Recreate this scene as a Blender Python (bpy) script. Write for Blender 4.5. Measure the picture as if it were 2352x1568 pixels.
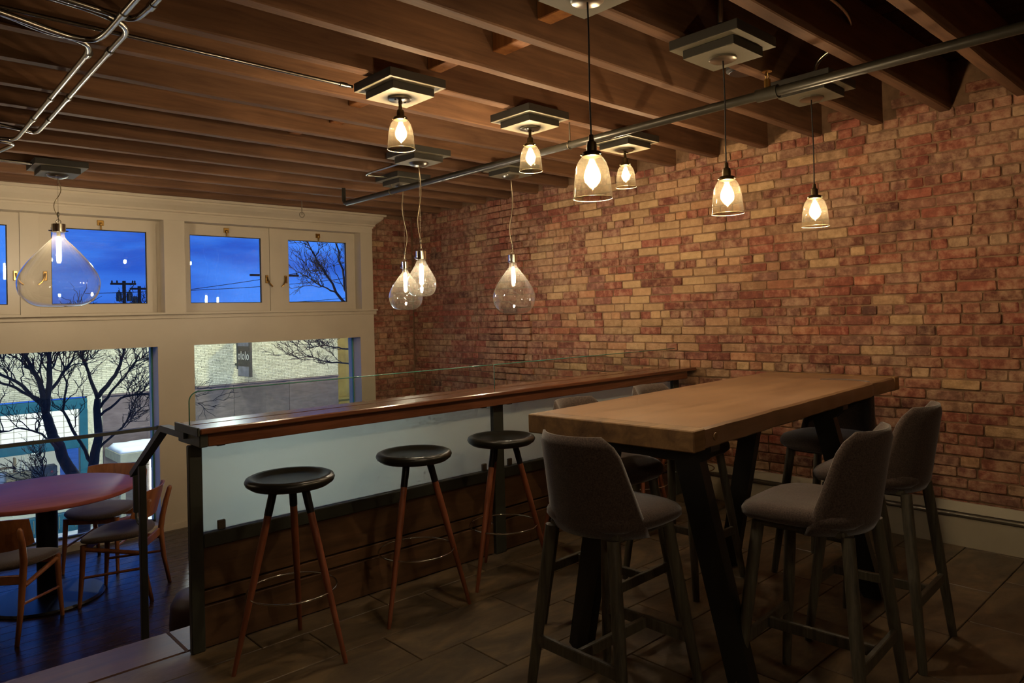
import bpy, math, random
from mathutils import Vector, Matrix
random.seed(7)
PI = math.pi
scene = bpy.context.scene
for o in list(bpy.data.objects): bpy.data.objects.remove(o)

# ------------------------------------------------------------------ camera
cd = bpy.data.cameras.new('camera'); cam = bpy.data.objects.new('camera', cd)
scene.collection.objects.link(cam); scene.camera = cam
yaw, pitch, roll = 0.7462705, 0.0157836, -0.0268582
fv = Vector((math.sin(yaw)*math.cos(pitch), math.cos(yaw)*math.cos(pitch), math.sin(pitch)))
rv = Vector((math.cos(yaw), -math.sin(yaw), 0)); uv = rv.cross(fv)
r2 = math.cos(roll)*rv + math.sin(roll)*uv; u2 = -math.sin(roll)*rv + math.cos(roll)*uv
cam.matrix_world = Matrix(((r2.x,u2.x,-fv.x,0),(r2.y,u2.y,-fv.y,0),(r2.z,u2.z,-fv.z,1.5),(0,0,0,1)))
cd.sensor_width = 36; cd.lens = 36*1641.15/2352; cd.shift_y = -88.54/2352; cd.clip_end = 300; cd.clip_start = .05

# ------------------------------------------------------------------ colour management, sampling quality
vs = scene.view_settings
scene.display_settings.display_device = 'sRGB'
vs.view_transform = 'Standard'; vs.look = 'None'; vs.gamma = 1; vs.use_curve_mapping = False
vs.exposure = 0.0
cy = scene.cycles
cy.max_bounces = 6; cy.diffuse_bounces = 4; cy.glossy_bounces = 2; cy.transmission_bounces = 4; cy.transparent_max_bounces = 12
cy.sample_clamp_indirect = 4; cy.sample_clamp_direct = 0; cy.caustics_reflective = False; cy.caustics_refractive = False
cy.use_light_tree = True; cy.blur_glossy = .6
cy.use_adaptive_sampling = True; cy.adaptive_threshold = .10; cy.adaptive_min_samples = 12

# ------------------------------------------------------------------ world: dusk sky with drifting cloud
w = bpy.data.worlds.new('dusk_sky'); scene.world = w; w.use_nodes = True
nt = w.node_tree; nt.nodes.clear()
wo = nt.nodes.new('ShaderNodeOutputWorld'); bg = nt.nodes.new('ShaderNodeBackground')
tc = nt.nodes.new('ShaderNodeTexCoord'); mp = nt.nodes.new('ShaderNodeMapping'); mp.inputs['Scale'].default_value = (1.2,1.2,6)
no = nt.nodes.new('ShaderNodeTexNoise'); no.inputs['Scale'].default_value = 2.6; no.inputs['Detail'].default_value = 4; no.inputs['Distortion'].default_value = .4
rp = nt.nodes.new('ShaderNodeValToRGB'); rp.color_ramp.elements[0].position = .40; rp.color_ramp.elements[1].position = .62
rp.color_ramp.elements[0].color = (.026,.105,.60,1); rp.color_ramp.elements[1].color = (.060,.25,.95,1)
nt.links.new(tc.outputs['Generated'], mp.inputs['Vector']); nt.links.new(mp.outputs[0], no.inputs['Vector'])
nt.links.new(no.outputs['Fac'], rp.inputs['Fac']); nt.links.new(rp.outputs[0], bg.inputs['Color'])
bg.inputs['Strength'].default_value = 1.2
nt.links.new(bg.outputs[0], wo.inputs['Surface'])

# ------------------------------------------------------------------ street lamps on the far facade, and one light added over the street
def area_light(name, loc, target, size, power, col):
    ld = bpy.data.lights.new(name, 'AREA'); ld.shape = 'DISK'; ld.size = size; ld.energy = power; ld.color = col
    o = bpy.data.objects.new(name, ld); scene.collection.objects.link(o); o.location = loc
    o.rotation_euler = (Vector(target)-Vector(loc)).to_track_quat('-Z','Y').to_euler()
    return o
area_light('street_area_light', (4.0,20.5,3.6), (5.0,26,-1.5), .5, 400, (.95,1.0,.74))
area_light('street_area_light', (13.0,20.5,3.4), (12.8,26,-.6), .5, 380, (1.0,.92,.46))
area_light('street_area_light', (8.0,21.0,5.5), (8.0,21.5,-4.9), .6, 700, (.92,1.0,.92))  # added downlight that brightens the snowy street behind the frosted glass

# ------------------------------------------------------------------ helpers
def lin(h):
    h = h.lstrip('#'); c = [int(h[i:i+2],16)/255 for i in (0,2,4)]
    return tuple(x/12.92 if x <= .04045 else ((x+.055)/1.055)**2.4 for x in c)
class MB:
    def __init__(s): s.v = []; s.f = []
    def add(s, vs, fs):
        n = len(s.v); s.v += [tuple(v) for v in vs]; s.f += [tuple(i+n for i in f) for f in fs]; return s
    def box(s, x0,x1,y0,y1,z0,z1):
        return s.add([(x0,y0,z0),(x1,y0,z0),(x1,y1,z0),(x0,y1,z0),(x0,y0,z1),(x1,y0,z1),(x1,y1,z1),(x0,y1,z1)],
            [(3,2,1,0),(4,5,6,7),(0,1,5,4),(1,2,6,5),(2,3,7,6),(3,0,4,7)])
    def cbox(s, x0,x1,y0,y1,z0,z1, b=.006):
        """box with chamfered edges (24 corner points)"""
        X=(x0,x1);Y=(y0,y1);Z=(z0,z1); b=min(b,abs(x1-x0)*.45,abs(y1-y0)*.45,abs(z1-z0)*.45)
        P={};vs=[]
        for i in (0,1):
            for j in (0,1):
                for k in (0,1):
                    sx,sy,sz=(1,-1)[i],(1,-1)[j],(1,-1)[k]
                    for a in range(3):
                        p=[X[i]+sx*b,Y[j]+sy*b,Z[k]+sz*b]; p[a]=(X,Y,Z)[a][(i,j,k)[a]]
                        P[i,j,k,a]=len(vs); vs.append(p)
        fs=[]
        q=[(0,0),(1,0),(1,1),(0,1)]
        for a in range(3):
            for e in (0,1):
                f=[]
                for (m,n) in q:
                    c=[m,n]; c.insert(a,e); f.append(P[c[0],c[1],c[2],a])
                if (a==1)^(e==0): f=f[::-1]
                fs.append(f)
        for a in range(3):
            bb,cc=[t for t in range(3) if t!=a]
            for m in (0,1):
                for n in (0,1):
                    def idx(e,ax):
                        c=[0,0,0]; c[a]=e; c[bb]=m; c[cc]=n; return P[c[0],c[1],c[2],ax]
                    fs.append([idx(0,bb),idx(1,bb),idx(1,cc),idx(0,cc)])
        for i in (0,1):
            for j in (0,1):
                for k in (0,1): fs.append([P[i,j,k,0],P[i,j,k,1],P[i,j,k,2]])
        return s.add(vs,fs)
    def tube(s, path, r, n=8, caps=True, closed=False):
        P=[Vector(p) for p in path]; m=len(P); R=r if isinstance(r,(list,tuple)) else [r]*m
        T=[]
        for i in range(m):
            if closed: t=P[(i+1)%m]-P[i-1]
            else: t=P[min(i+1,m-1)]-P[max(i-1,0)]
            T.append(t.normalized())
        a=Vector((0,0,1)) if abs(T[0].z)<.9 else Vector((1,0,0))
        nrm=(a-T[0]*a.dot(T[0])).normalized(); vs=[]
        for i in range(m):
            nrm=(nrm-T[i]*nrm.dot(T[i])).normalized(); b=T[i].cross(nrm)
            for k in range(n):
                q=2*PI*k/n; vs.append(P[i]+(nrm*math.cos(q)+b*math.sin(q))*R[i])
        fs=[]
        for i in range(m if closed else m-1):
            j=(i+1)%m
            for k in range(n): fs.append((i*n+k,i*n+(k+1)%n,j*n+(k+1)%n,j*n+k))
        if caps and not closed: fs.append(tuple(range(n))[::-1]); fs.append(tuple((m-1)*n+k for k in range(n)))
        return s.add(vs,fs)
    def lathe(s, prof, n=24, c=(0,0,0), closed=False):
        """prof: (r,z) list; r==0 ends become poles"""
        vs=[];fs=[];rings=[]
        for (r,z) in prof:
            if r<1e-6: rings.append([len(vs)]); vs.append((c[0],c[1],c[2]+z))
            else:
                rings.append([len(vs)+k for k in range(n)])
                vs += [(c[0]+r*math.cos(2*PI*k/n),c[1]+r*math.sin(2*PI*k/n),c[2]+z) for k in range(n)]
        for a,b in zip(rings,rings[1:]+([rings[0]] if closed else [])):
            for k in range(n):
                k2=(k+1)%n
                if len(a)==1 and len(b)==1: continue
                if len(a)==1: fs.append((a[0],b[k2],b[k]))
                elif len(b)==1: fs.append((a[k],a[k2],b[0]))
                else: fs.append((a[k],a[k2],b[k2],b[k]))
        return s.add(vs,fs)
    def prism(s, poly, axis, a, b):
        """extrude a 2D polygon along axis from a to b; poly gives the two other coordinates in xyz order"""
        n=len(poly)
        def P(p,t):
            q=list(p); q.insert(axis,t); return q
        vs=[P(p,a) for p in poly]+[P(p,b) for p in poly]
        fs=[tuple(range(n))[::-1],tuple(range(n,2*n))]+[(i,(i+1)%n,n+(i+1)%n,n+i) for i in range(n)]
        return s.add(vs,fs)
    def build(s, name, mat, parent=None, smooth=False, loc=None, fix=True):
        me=bpy.data.meshes.new(name); me.from_pydata(s.v,[],s.f)
        if fix:
            import bmesh
            bm=bmesh.new(); bm.from_mesh(me); bmesh.ops.recalc_face_normals(bm,faces=bm.faces); bm.to_mesh(me); bm.free()
        me.materials.append(mat)
        if smooth:
            me.polygons.foreach_set('use_smooth',[True]*len(me.polygons))
            if smooth is not True: me.set_sharp_from_angle(angle=math.radians(smooth))
        me.update()
        o=bpy.data.objects.new(name,me); scene.collection.objects.link(o)
        if loc: o.location=loc
        if parent: o.parent=parent
        return o
def box(name, b, mat, parent=None, ch=0):
    m=MB(); (m.cbox(*b,ch) if ch else m.box(*b)); return m.build(name,mat,parent)
def tag(o, label=None, cat=None, group=None, kind=None):
    if label: o['label']=label
    if cat: o['category']=cat
    if group: o['group']=group
    if kind: o['kind']=kind
    return o
def empty(name, loc=(0,0,0), rz=0, label=None, cat=None, group=None, kind=None):
    o=bpy.data.objects.new(name,None); scene.collection.objects.link(o); o.location=loc; o.rotation_euler=(0,0,rz); o.empty_display_size=.1
    return tag(o,label,cat,group,kind)
def copy_tree(o, parent=None):
    c=o.copy(); scene.collection.objects.link(c); c.parent=parent
    for ch in o.children: copy_tree(ch,c)
    return c
def struct(name,m,mat,**k): return tag(m.build(name,mat,**k),kind='structure')

# ------------------------------------------------------------------ materials
def newmat(name):
    m=bpy.data.materials.new(name); m.use_nodes=True; nt=m.node_tree; b=nt.nodes['Principled BSDF']
    return m,nt,b
def setp(b, **k):
    for a,v in k.items():
        n=a.replace('_',' ')
        b.inputs[n].default_value = (*v,1) if isinstance(v,tuple) and len(v)==3 else v
def N(nt,t,**k):
    n=nt.nodes.new('ShaderNode'+t)
    for a,v in k.items():
        if a in n.inputs.keys() if hasattr(n.inputs,'keys') else False: n.inputs[a].default_value=v
        else: setattr(n,a,v)
    return n
def ramp(nt, stops):
    r=N(nt,'ValToRGB'); e=r.color_ramp.elements
    while len(e)<len(stops): e.new(.5)
    for x,(p,c) in zip(e,stops): x.position=p; x.color=(*c,1)
    return r
def coords(nt, scale=(1,1,1), rand=True):
    tc=N(nt,'TexCoord'); mp=N(nt,'Mapping'); mp.inputs['Scale'].default_value=scale
    if rand:
        oi=N(nt,'ObjectInfo'); ml=N(nt,'Math',operation='MULTIPLY'); ml.inputs[1].default_value=37.
        nt.links.new(oi.outputs['Random'],ml.inputs[0]); ad=N(nt,'VectorMath',operation='ADD')
        nt.links.new(tc.outputs['Object'],ad.inputs[0]); nt.links.new(ml.outputs[0],ad.inputs[1]); nt.links.new(ad.outputs[0],mp.inputs['Vector'])
    else: nt.links.new(tc.outputs['Object'],mp.inputs['Vector'])
    return mp
def noise(nt, vec, scale, detail=4, rough=.55, dist=0):
    n=N(nt,'TexNoise'); n.inputs['Scale'].default_value=scale; n.inputs['Detail'].default_value=detail; n.inputs['Roughness'].default_value=rough; n.inputs['Distortion'].default_value=dist
    nt.links.new(vec.outputs[0],n.inputs['Vector']); return n
def bump(nt,b,src,strength,dist=.01):
    bp=N(nt,'Bump'); bp.inputs['Strength'].default_value=strength; bp.inputs['Distance'].default_value=dist
    nt.links.new(src,bp.inputs['Height']); nt.links.new(bp.outputs[0],b.inputs['Normal'])
def plain(name,col,rough=.5,metal=0,spec=.5,var=0,vs=6,bmp=0,bs=60):
    m,nt,b=newmat(name); setp(b,Base_Color=col,Roughness=rough,Metallic=metal,Specular_IOR_Level=spec)
    v=coords(nt)
    n=noise(nt,v,vs,4)
    k=var or .06
    r=ramp(nt,[(.3,tuple(c*(1-k) for c in col)),(.7,tuple(min(1,c*(1+k)) for c in col))]); nt.links.new(n.outputs['Fac'],r.inputs[0]); nt.links.new(r.outputs[0],b.inputs['Base Color'])
    if bmp:
        n2=noise(nt,v,bs,3); bump(nt,b,n2.outputs['Fac'],bmp,.003)
    return m
def wood(name,dark,light,axis=0,rough=.45,scale=1.,bmp=.15,spec=.5,coat=0,vary=.25,streak=14,knots=True):
    m,nt,b=newmat(name); setp(b,Roughness=rough,Specular_IOR_Level=spec)
    sc=[streak*scale]*3; sc[axis]=1.1*scale
    v=coords(nt,tuple(sc)); n=noise(nt,v,1.6,6,.62,.5)
    v2=coords(nt,(1.3,1.3,1.3)); n2=noise(nt,v2,1.4,3)
    mix=N(nt,'Math',operation='MULTIPLY_ADD'); mix.inputs[1].default_value=.35; nt.links.new(n2.outputs['Fac'],mix.inputs[0])
    sb=N(nt,'Math',operation='MULTIPLY'); sb.inputs[1].default_value=.75; nt.links.new(n.outputs['Fac'],sb.inputs[0]); nt.links.new(sb.outputs[0],mix.inputs[2])
    r=ramp(nt,[(.32,dark),(.72,light)]); nt.links.new(mix.outputs[0],r.inputs[0])
    oi=N(nt,'ObjectInfo'); mr=N(nt,'MapRange'); mr.inputs['To Min'].default_value=1-vary; mr.inputs['To Max'].default_value=1+vary*.6
    nt.links.new(oi.outputs['Random'],mr.inputs['Value'])
    hs=N(nt,'HueSaturation'); nt.links.new(mr.outputs[0],hs.inputs['Value']); nt.links.new(r.outputs[0],hs.inputs['Color'])
    nt.links.new(hs.outputs[0],b.inputs['Base Color'])
    rr=N(nt,'MapRange'); rr.inputs['To Min'].default_value=max(.03,rough-.07); rr.inputs['To Max'].default_value=rough+.1; nt.links.new(n.outputs['Fac'],rr.inputs['Value']); nt.links.new(rr.outputs[0],b.inputs['Roughness'])
    if coat: setp(b,Coat_Weight=coat,Coat_Roughness=.12)
    bump(nt,b,n.outputs['Fac'],bmp,.004)
    return m
def brickmat(name, stops, residue, resamt=.5, patch=None):
    m,nt,b=newmat(name); setp(b,Roughness=.88,Specular_IOR_Level=.25)
    g=N(nt,'NewGeometry'); oi=N(nt,'ObjectInfo'); ad=N(nt,'Math',operation='ADD'); fr=N(nt,'Math',operation='FRACT')
    nt.links.new(g.outputs['Random Per Island'],ad.inputs[0]); nt.links.new(oi.outputs['Random'],ad.inputs[1]); nt.links.new(ad.outputs[0],fr.inputs[0])
    r=ramp(nt,stops); r.color_ramp.interpolation='LINEAR'; nt.links.new(fr.outputs[0],r.inputs[0])
    tc=N(nt,'TexCoord')
    ge=N(nt,'NewGeometry'); mp=N(nt,'Mapping'); nt.links.new(ge.outputs['Position'],mp.inputs['Vector'])
    n1=noise(nt,mp,18,5,.65); n2=noise(nt,mp,2.2,4,.6); n3=noise(nt,mp,70,3)
    v=N(nt,'MapRange'); v.inputs['From Min'].default_value=.3; v.inputs['From Max'].default_value=.7; v.inputs['To Min'].default_value=.62; v.inputs['To Max'].default_value=1.3; nt.links.new(n1.outputs['Fac'],v.inputs['Value'])
    hs=N(nt,'HueSaturation'); nt.links.new(r.outputs[0],hs.inputs['Color']); nt.links.new(v.outputs[0],hs.inputs['Value'])
    rs=ramp(nt,[(.50,(0,0,0)),(.70,(resamt,)*3)])
    mu=N(nt,'Math',operation='MULTIPLY_ADD'); mu.inputs[1].default_value=.55; nt.links.new(n1.outputs['Fac'],mu.inputs[0])
    m2=N(nt,'Math',operation='MULTIPLY'); m2.inputs[1].default_value=.55; nt.links.new(n2.outputs['Fac'],m2.inputs[0]); nt.links.new(m2.outputs[0],mu.inputs[2]); nt.links.new(mu.outputs[0],rs.inputs[0])
    mx=N(nt,'MixRGB'); nt.links.new(rs.outputs[0],mx.inputs[0]); nt.links.new(hs.outputs[0],mx.inputs[1]); mx.inputs[2].default_value=(*residue,1)
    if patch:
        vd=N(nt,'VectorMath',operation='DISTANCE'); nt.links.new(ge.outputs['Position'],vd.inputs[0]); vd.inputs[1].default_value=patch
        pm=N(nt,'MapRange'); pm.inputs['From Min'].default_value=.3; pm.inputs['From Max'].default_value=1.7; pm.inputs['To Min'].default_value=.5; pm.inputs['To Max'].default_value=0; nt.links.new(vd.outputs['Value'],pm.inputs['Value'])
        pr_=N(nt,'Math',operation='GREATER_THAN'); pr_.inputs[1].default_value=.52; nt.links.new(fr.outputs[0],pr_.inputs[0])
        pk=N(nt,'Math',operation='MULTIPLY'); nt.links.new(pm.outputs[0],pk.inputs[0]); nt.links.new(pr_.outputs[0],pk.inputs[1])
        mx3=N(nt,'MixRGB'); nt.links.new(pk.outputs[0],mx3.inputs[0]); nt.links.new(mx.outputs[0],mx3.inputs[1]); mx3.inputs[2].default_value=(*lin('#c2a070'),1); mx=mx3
    nt.links.new(mx.outputs[0],b.inputs['Base Color'])
    a2=N(nt,'Math',operation='ADD'); nt.links.new(n1.outputs['Fac'],a2.inputs[0]); nt.links.new(n3.outputs['Fac'],a2.inputs[1])
    bump(nt,b,a2.outputs[0],.55,.006)
    return m
def schlick(nt,f0,refl):
    """Fresnel reflectance from the viewing angle alone, the same on both sides of a thin sheet"""
    lw=N(nt,'LayerWeight'); lw.inputs['Blend'].default_value=.5
    pw=N(nt,'Math',operation='POWER'); pw.inputs[1].default_value=5; nt.links.new(lw.outputs['Facing'],pw.inputs[0])
    ma=N(nt,'Math',operation='MULTIPLY_ADD'); ma.inputs[1].default_value=(1-f0)*refl; ma.inputs[2].default_value=f0*refl; ma.use_clamp=True; nt.links.new(pw.outputs[0],ma.inputs[0])
    return ma,lw
def thin_glass(name,tint=(1,1,1),refl=1.0,dust=0,dustcol=(1,.9,.7),rough=.0,edge=0):
    """thin pane: see-through with a Fresnel reflection and a little dust"""
    m=bpy.data.materials.new(name); m.use_nodes=True; nt=m.node_tree; nt.nodes.clear()
    out=N(nt,'OutputMaterial'); tr=N(nt,'BsdfTransparent'); gl=N(nt,'BsdfGlossy'); gl.inputs['Roughness'].default_value=rough
    tr.inputs['Color'].default_value=(*tint,1); ml,lw=schlick(nt,.04,refl)
    mx=N(nt,'MixShader'); nt.links.new(ml.outputs[0],mx.inputs[0]); nt.links.new(tr.outputs[0],mx.inputs[1]); nt.links.new(gl.outputs[0],mx.inputs[2])
    last=mx
    if edge:
        rp=ramp(nt,[(.55,(1,1,1)),(1.,(1-edge,)*3)]); nt.links.new(lw.outputs['Facing'],rp.inputs[0])
        mm=N(nt,'MixRGB',blend_type='MULTIPLY'); mm.inputs[0].default_value=1; mm.inputs[1].default_value=(*tint,1); nt.links.new(rp.outputs[0],mm.inputs[2]); nt.links.new(mm.outputs[0],tr.inputs['Color'])
    if dust:
        ts=N(nt,'BsdfTranslucent'); ts.inputs['Color'].default_value=(*dustcol,1); m2=N(nt,'MixShader'); m2.inputs[0].default_value=dust
        nt.links.new(mx.outputs[0],m2.inputs[1]); nt.links.new(ts.outputs[0],m2.inputs[2]); last=m2
    nt.links.new(last.outputs[0],out.inputs['Surface']); return m
def emit(name,col,s):
    m=bpy.data.materials.new(name); m.use_nodes=True; nt=m.node_tree; nt.nodes.clear(); out=N(nt,'OutputMaterial'); e=N(nt,'Emission')
    e.inputs['Color'].default_value=(*col,1); e.inputs['Strength'].default_value=s; nt.links.new(e.outputs[0],out.inputs['Surface']); return m

BR=[(0,lin('#6a4033')),(.12,lin('#7f4738')),(.24,lin('#8f5342')),(.34,lin('#754536')),(.44,lin('#87584a')),(.54,lin('#7a5647')),(.64,lin('#92604c')),(.72,lin('#86503f')),(.80,lin('#8c6a54')),(.86,lin('#a5835f')),(.90,lin('#94493a')),(.95,lin('#5a3c33')),(1,lin('#83503f'))]
M={}; XB_FACE=5.05
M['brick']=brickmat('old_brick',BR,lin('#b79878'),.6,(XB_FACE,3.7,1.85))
M['mortar']=plain('mortar',lin('#785d47'),.95,spec=.2,var=.25,vs=14,bmp=.6,bs=50)
M['cream_brick']=brickmat('cream_brick',[(0,lin('#c9c3a2')),(.5,lin('#d8d2b0')),(1,lin('#bdb797'))],lin('#b3ae90'),.3)
M['cream_joint']=plain('cream_joint',lin('#8b8768'),.9)
M['joist']=wood('joist_wood',lin('#4c3222'),lin('#7d5a40'),0,.75,1.,.35,.3,vary=.22)
M['block']=wood('blocking_wood',lin('#6d4023'),lin('#a87040'),2,.75,1.,.3,.3,vary=.2)
M['deck']=wood('deck_wood',lin('#241409'),lin('#3d2413'),0,.85,1.,.3,.2)
M['trim']=plain('cream_paint',lin('#bfb29c'),.42,var=.04,vs=3,bmp=.03,bs=30)
M['table']=wood('table_top_wood',lin('#664932'),lin('#94714f'),0,.36,.8,.12,.45,vary=.1,streak=11)
M['table_edge']=wood('table_edge_wood',lin('#4a3320'),lin('#967247'),0,.6,1.,.5,.35,vary=.1,streak=9)
M['bar']=wood('bar_top_wood',lin('#4e2c1c'),lin('#84533a'),0,.2,1.,.08,.55,coat=.35,vary=.06)
M['plank']=wood('bar_front_wood',lin('#38271b'),lin('#6b4c33'),0,.6,1.,.3,.35,vary=.22,streak=9)
M['walnut']=wood('walnut',lin('#5c2f1c'),lin('#94553a'),2,.4,1.,.06,.5,vary=.08)
M['black_seat']=plain('black_satin',lin('#1b1b16'),.3,var=.02,spec=.5)
M['black_metal']=plain('black_metal',lin('#15151a'),.35,.4)
M['fabric']=None
M['oak_grey']=wood('grey_stained_oak',lin('#33302a'),lin('#645d4c'),2,.5,2.,.25,.4,vary=.08,streak=22)
M['steel']=plain('dark_steel',lin('#3d3f38'),.45,.25,var=.12,vs=9,bmp=.05)
M['table_steel']=plain('black_steel',lin('#24231f'),.42,.2,var=.1,vs=8)
M['brushed']=plain('brushed_metal',lin('#8a8272'),.4,.9)
M['chrome']=plain('chrome',lin('#d8d4c8'),.12,1.)
M['brass']=plain('aged_brass',lin('#a8854a'),.3,1.)
M['dark_brass']=plain('dark_brass',lin('#4a3c26'),.35,.9)
M['emt']=plain('galvanised',lin('#a8a49a'),.26,1.,var=.1)
M['pipe']=plain('painted_pipe',lin('#35322a'),.35,.2)
M['plate']=plain('grey_plate_paint',lin('#7a725e'),.6,var=.05)
M['plate_edge']=plain('plate_edge',lin('#2a2720'),.6)
M['canopy']=plain('canopy_metal',lin('#8f887a'),.28,.9)
M['cord']=plain('black_cord',lin('#14110d'),.6)
M['cord_clear']=plain('silver_cord',lin('#b8a88a'),.3,.5)
M['rod_wood']=None
M['burgundy']=wood('burgundy_top',lin('#743634'),lin('#9c574e'),0,.4,1.,.04,.18,vary=.02,streak=8)
M['chair_wood']=wood('chair_wood',lin('#6a3d22'),lin('#a4683e'),2,.4,1.,.08,.5,vary=.06)
M['floor_dark']=wood('dark_floor',lin('#1a110d'),lin('#3a261b'),0,.25,1.,.015,.4,vary=.3)
M['nosing']=wood('step_nosing',lin('#432a20'),lin('#714d3a'),0,.4,1.,.1,.5,vary=.05)
M['heater']=plain('heater_paint',lin('#a0957f'),.5,var=.04)
M['plaster']=plain('wall_paint',lin('#b59a78'),.8)
M['brown_wall']=plain('brown_wall_paint',lin('#6b5138'),.85)  # even brown paint of the left and back walls
M['teal']=plain('teal_paint',lin('#175a66'),.5,var=.15,vs=5)
M['mauve']=wood('stone_band',lin('#564a46'),lin('#7d6d66'),0,.55,1.,.1,.4,vary=.15,streak=5)
M['stucco']=plain('tan_stucco',lin('#b09448'),.8,var=.2,vs=2)
M['asphalt']=plain('snowy_street',lin('#c4caca'),.85,var=.2,vs=2)
M['snow']=plain('snow',lin('#eef6f4'),.7,bmp=.2,bs=12)
M['concrete']=plain('concrete',lin('#9c9a80'),.85,var=.18,vs=4)
M['bark']=plain('bark',lin('#2c2620'),.9,var=.3,vs=20,bmp=.4,bs=40)
M['twig']=plain('twig_bark',lin('#2a221c'),.9,var=.2)
M['white_text']=plain('white_lettering',lin('#b8b4a4'),.6)
M['sign']=plain('sign_face',lin('#3b342a'),.6,var=.1)
M['sign2']=plain('sign_panel',lin('#6c6a6c'),.6,var=.35,vs=4)
M['shop_wall']=plain('shop_wall',lin('#e8e4cc'),.8)
M['cardboard']=plain('tan_board',lin('#c8a868'),.8)
M['leather']=plain('dark_leather',lin('#2c1614'),.5)
M['red']=plain('red_ornament',lin('#b02018'),.4)
# woven fabric
m,nt,b=newmat('woven_fabric'); setp(b,Roughness=.9,Specular_IOR_Level=.15,Sheen_Weight=.35,Sheen_Roughness=.45)
v=coords(nt,(1,1,1)); n1=noise(nt,v,190,2); n2=noise(nt,v,5,3)
r=ramp(nt,[(.25,lin('#3a302b')),(.75,lin('#5f5047'))]); nt.links.new(n1.outputs['Fac'],r.inputs[0]); nt.links.new(r.outputs[0],b.inputs['Base Color']); bump(nt,b,n1.outputs['Fac'],.35,.002); M['fabric']=m
# slate-look floor tile
m,nt,b=newmat('slate_tile'); setp(b,Specular_IOR_Level=.45)
v=coords(nt,(1.,2.2,1)); n1=noise(nt,v,2.4,6,.6,1.2); n2=noise(nt,v,9,5,.65,.6)
r=ramp(nt,[(.3,lin('#42382a')),(.5,lin('#5c4d39')),(.72,lin('#7a6648'))]); nt.links.new(n1.outputs['Fac'],r.inputs[0])
oi=N(nt,'ObjectInfo'); mr=N(nt,'MapRange'); mr.inputs['To Min'].default_value=.85; mr.inputs['To Max'].default_value=1.1; nt.links.new(oi.outputs['Random'],mr.inputs['Value'])
hs=N(nt,'HueSaturation'); nt.links.new(mr.outputs[0],hs.inputs['Value']); nt.links.new(r.outputs[0],hs.inputs['Color']); nt.links.new(hs.outputs[0],b.inputs['Base Color'])
rr=N(nt,'MapRange'); rr.inputs['To Min'].default_value=.3; rr.inputs['To Max'].default_value=.6; nt.links.new(n2.outputs['Fac'],rr.inputs['Value']); nt.links.new(rr.outputs[0],b.inputs['Roughness']); bump(nt,b,n2.outputs['Fac'],.25,.006); M['tile']=m
M['grout']=plain('grout',lin('#6f6450'),.9)
# frosted glass: light passes through scattered about its own direction
m=bpy.data.materials.new('frosted_glass'); m.use_nodes=True; nt=m.node_tree; nt.nodes.clear()
out=N(nt,'OutputMaterial'); rf=N(nt,'BsdfRefraction'); rf.inputs['Color'].default_value=(.93,.98,.95,1); rf.inputs['Roughness'].default_value=.62; rf.inputs['IOR'].default_value=1.45
ts=N(nt,'BsdfTranslucent'); ts.inputs['Color'].default_value=(.85,.9,.86,1); df=N(nt,'BsdfDiffuse'); df.inputs['Color'].default_value=(.62,.64,.58,1)
m0=N(nt,'MixShader'); m0.inputs[0].default_value=.30; nt.links.new(rf.outputs[0],m0.inputs[1]); nt.links.new(ts.outputs[0],m0.inputs[2])
m1=N(nt,'MixShader'); m1.inputs[0].default_value=.22; nt.links.new(m0.outputs[0],m1.inputs[1]); nt.links.new(df.outputs[0],m1.inputs[2]); nt.links.new(m1.outputs[0],out.inputs['Surface']); M['frost']=m
M['clear']=thin_glass('clear_sheet',(.93,.96,.93),1.,0)
M['glass_edge']=plain('glass_edge',lin('#4f8f80'),.15,0,.6)
M['pane']=thin_glass('window_pane',(.95,.97,.97),1.6,0)
M['smoke']=thin_glass('smoked_shade',(.82,.76,.64),1.6,.006,(1.,.82,.5),.0,.30)
M['drop']=thin_glass('clear_drop',(.96,.955,.94),2.2,.012,(1.,.9,.7),.0,.25)
M['bulb_glass']=thin_glass('bulb_glass',(.98,.95,.88),.8,.03,(1.,.85,.55))
M['glow']=emit('lamp_glow',(1.,.82,.60),1200)
M['glow_fill']=emit('added_fill_lamp_glow',(1.,.92,.84),1500)  # emission of the lamps added behind the viewpoint
M['glow_tube']=emit('tube_glow',(1.,.86,.67),720)
M['shop_light']=emit('shop_light',(.9,1.,.86),9)
M['shop_window']=emit('lit_transom',(.93,1.,.92),1.3)
M['added_pane']=emit('added_pane_glow',(.88,1.,.92),18.)  # emission of the panes added along the street front
M['shop_inner']=emit('lit_shop_interior',(.95,1.,.84),.55)

# ================================================================== ROOM SHELL
XB, YW, ZL = 5.055, 7.224, -.455
XL, YB = -3.2, -3.0           # unseen left and back walls
ZC = 3.0                      # underside of the deck
JZ = 2.70                     # underside of the joists

# ---- bricks
def brick_points(l,h,rng,proud=.007,c=.007,base=-.008):
    """(u,v,n) points and faces of one worn brick; u length, v height, n outward"""
    a,b=l/2,h/2
    def ring(a,b,c,n,j=0):
        P=[(a,b-c),(a-c,b),(-a+c,b),(-a,b-c),(-a,-b+c),(-a+c,-b),(a-c,-b),(a,-b+c)]
        return [(u+rng.uniform(-j,j),v+rng.uniform(-j,j),n+rng.uniform(-j,j)*.5) for u,v in P]
    k=rng.uniform(.002,.004)
    vs=ring(a,b,c*.8,base)+ring(a,b,c,proud-k,.0018)+ring(a-.006,b-.005,c*1.1,proud,.0022)
    fs=[]
    for r in (0,8):
        for i in range(8): fs.append((r+i,r+(i+1)%8,r+8+(i+1)%8,r+8+i))
    vs.append((rng.uniform(-.02,.02),rng.uniform(-.01,.01),proud+rng.uniform(-.0015,.002)))
    for i in range(8): fs.append((16+i,16+(i+1)%8,24))
    return vs,fs
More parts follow.
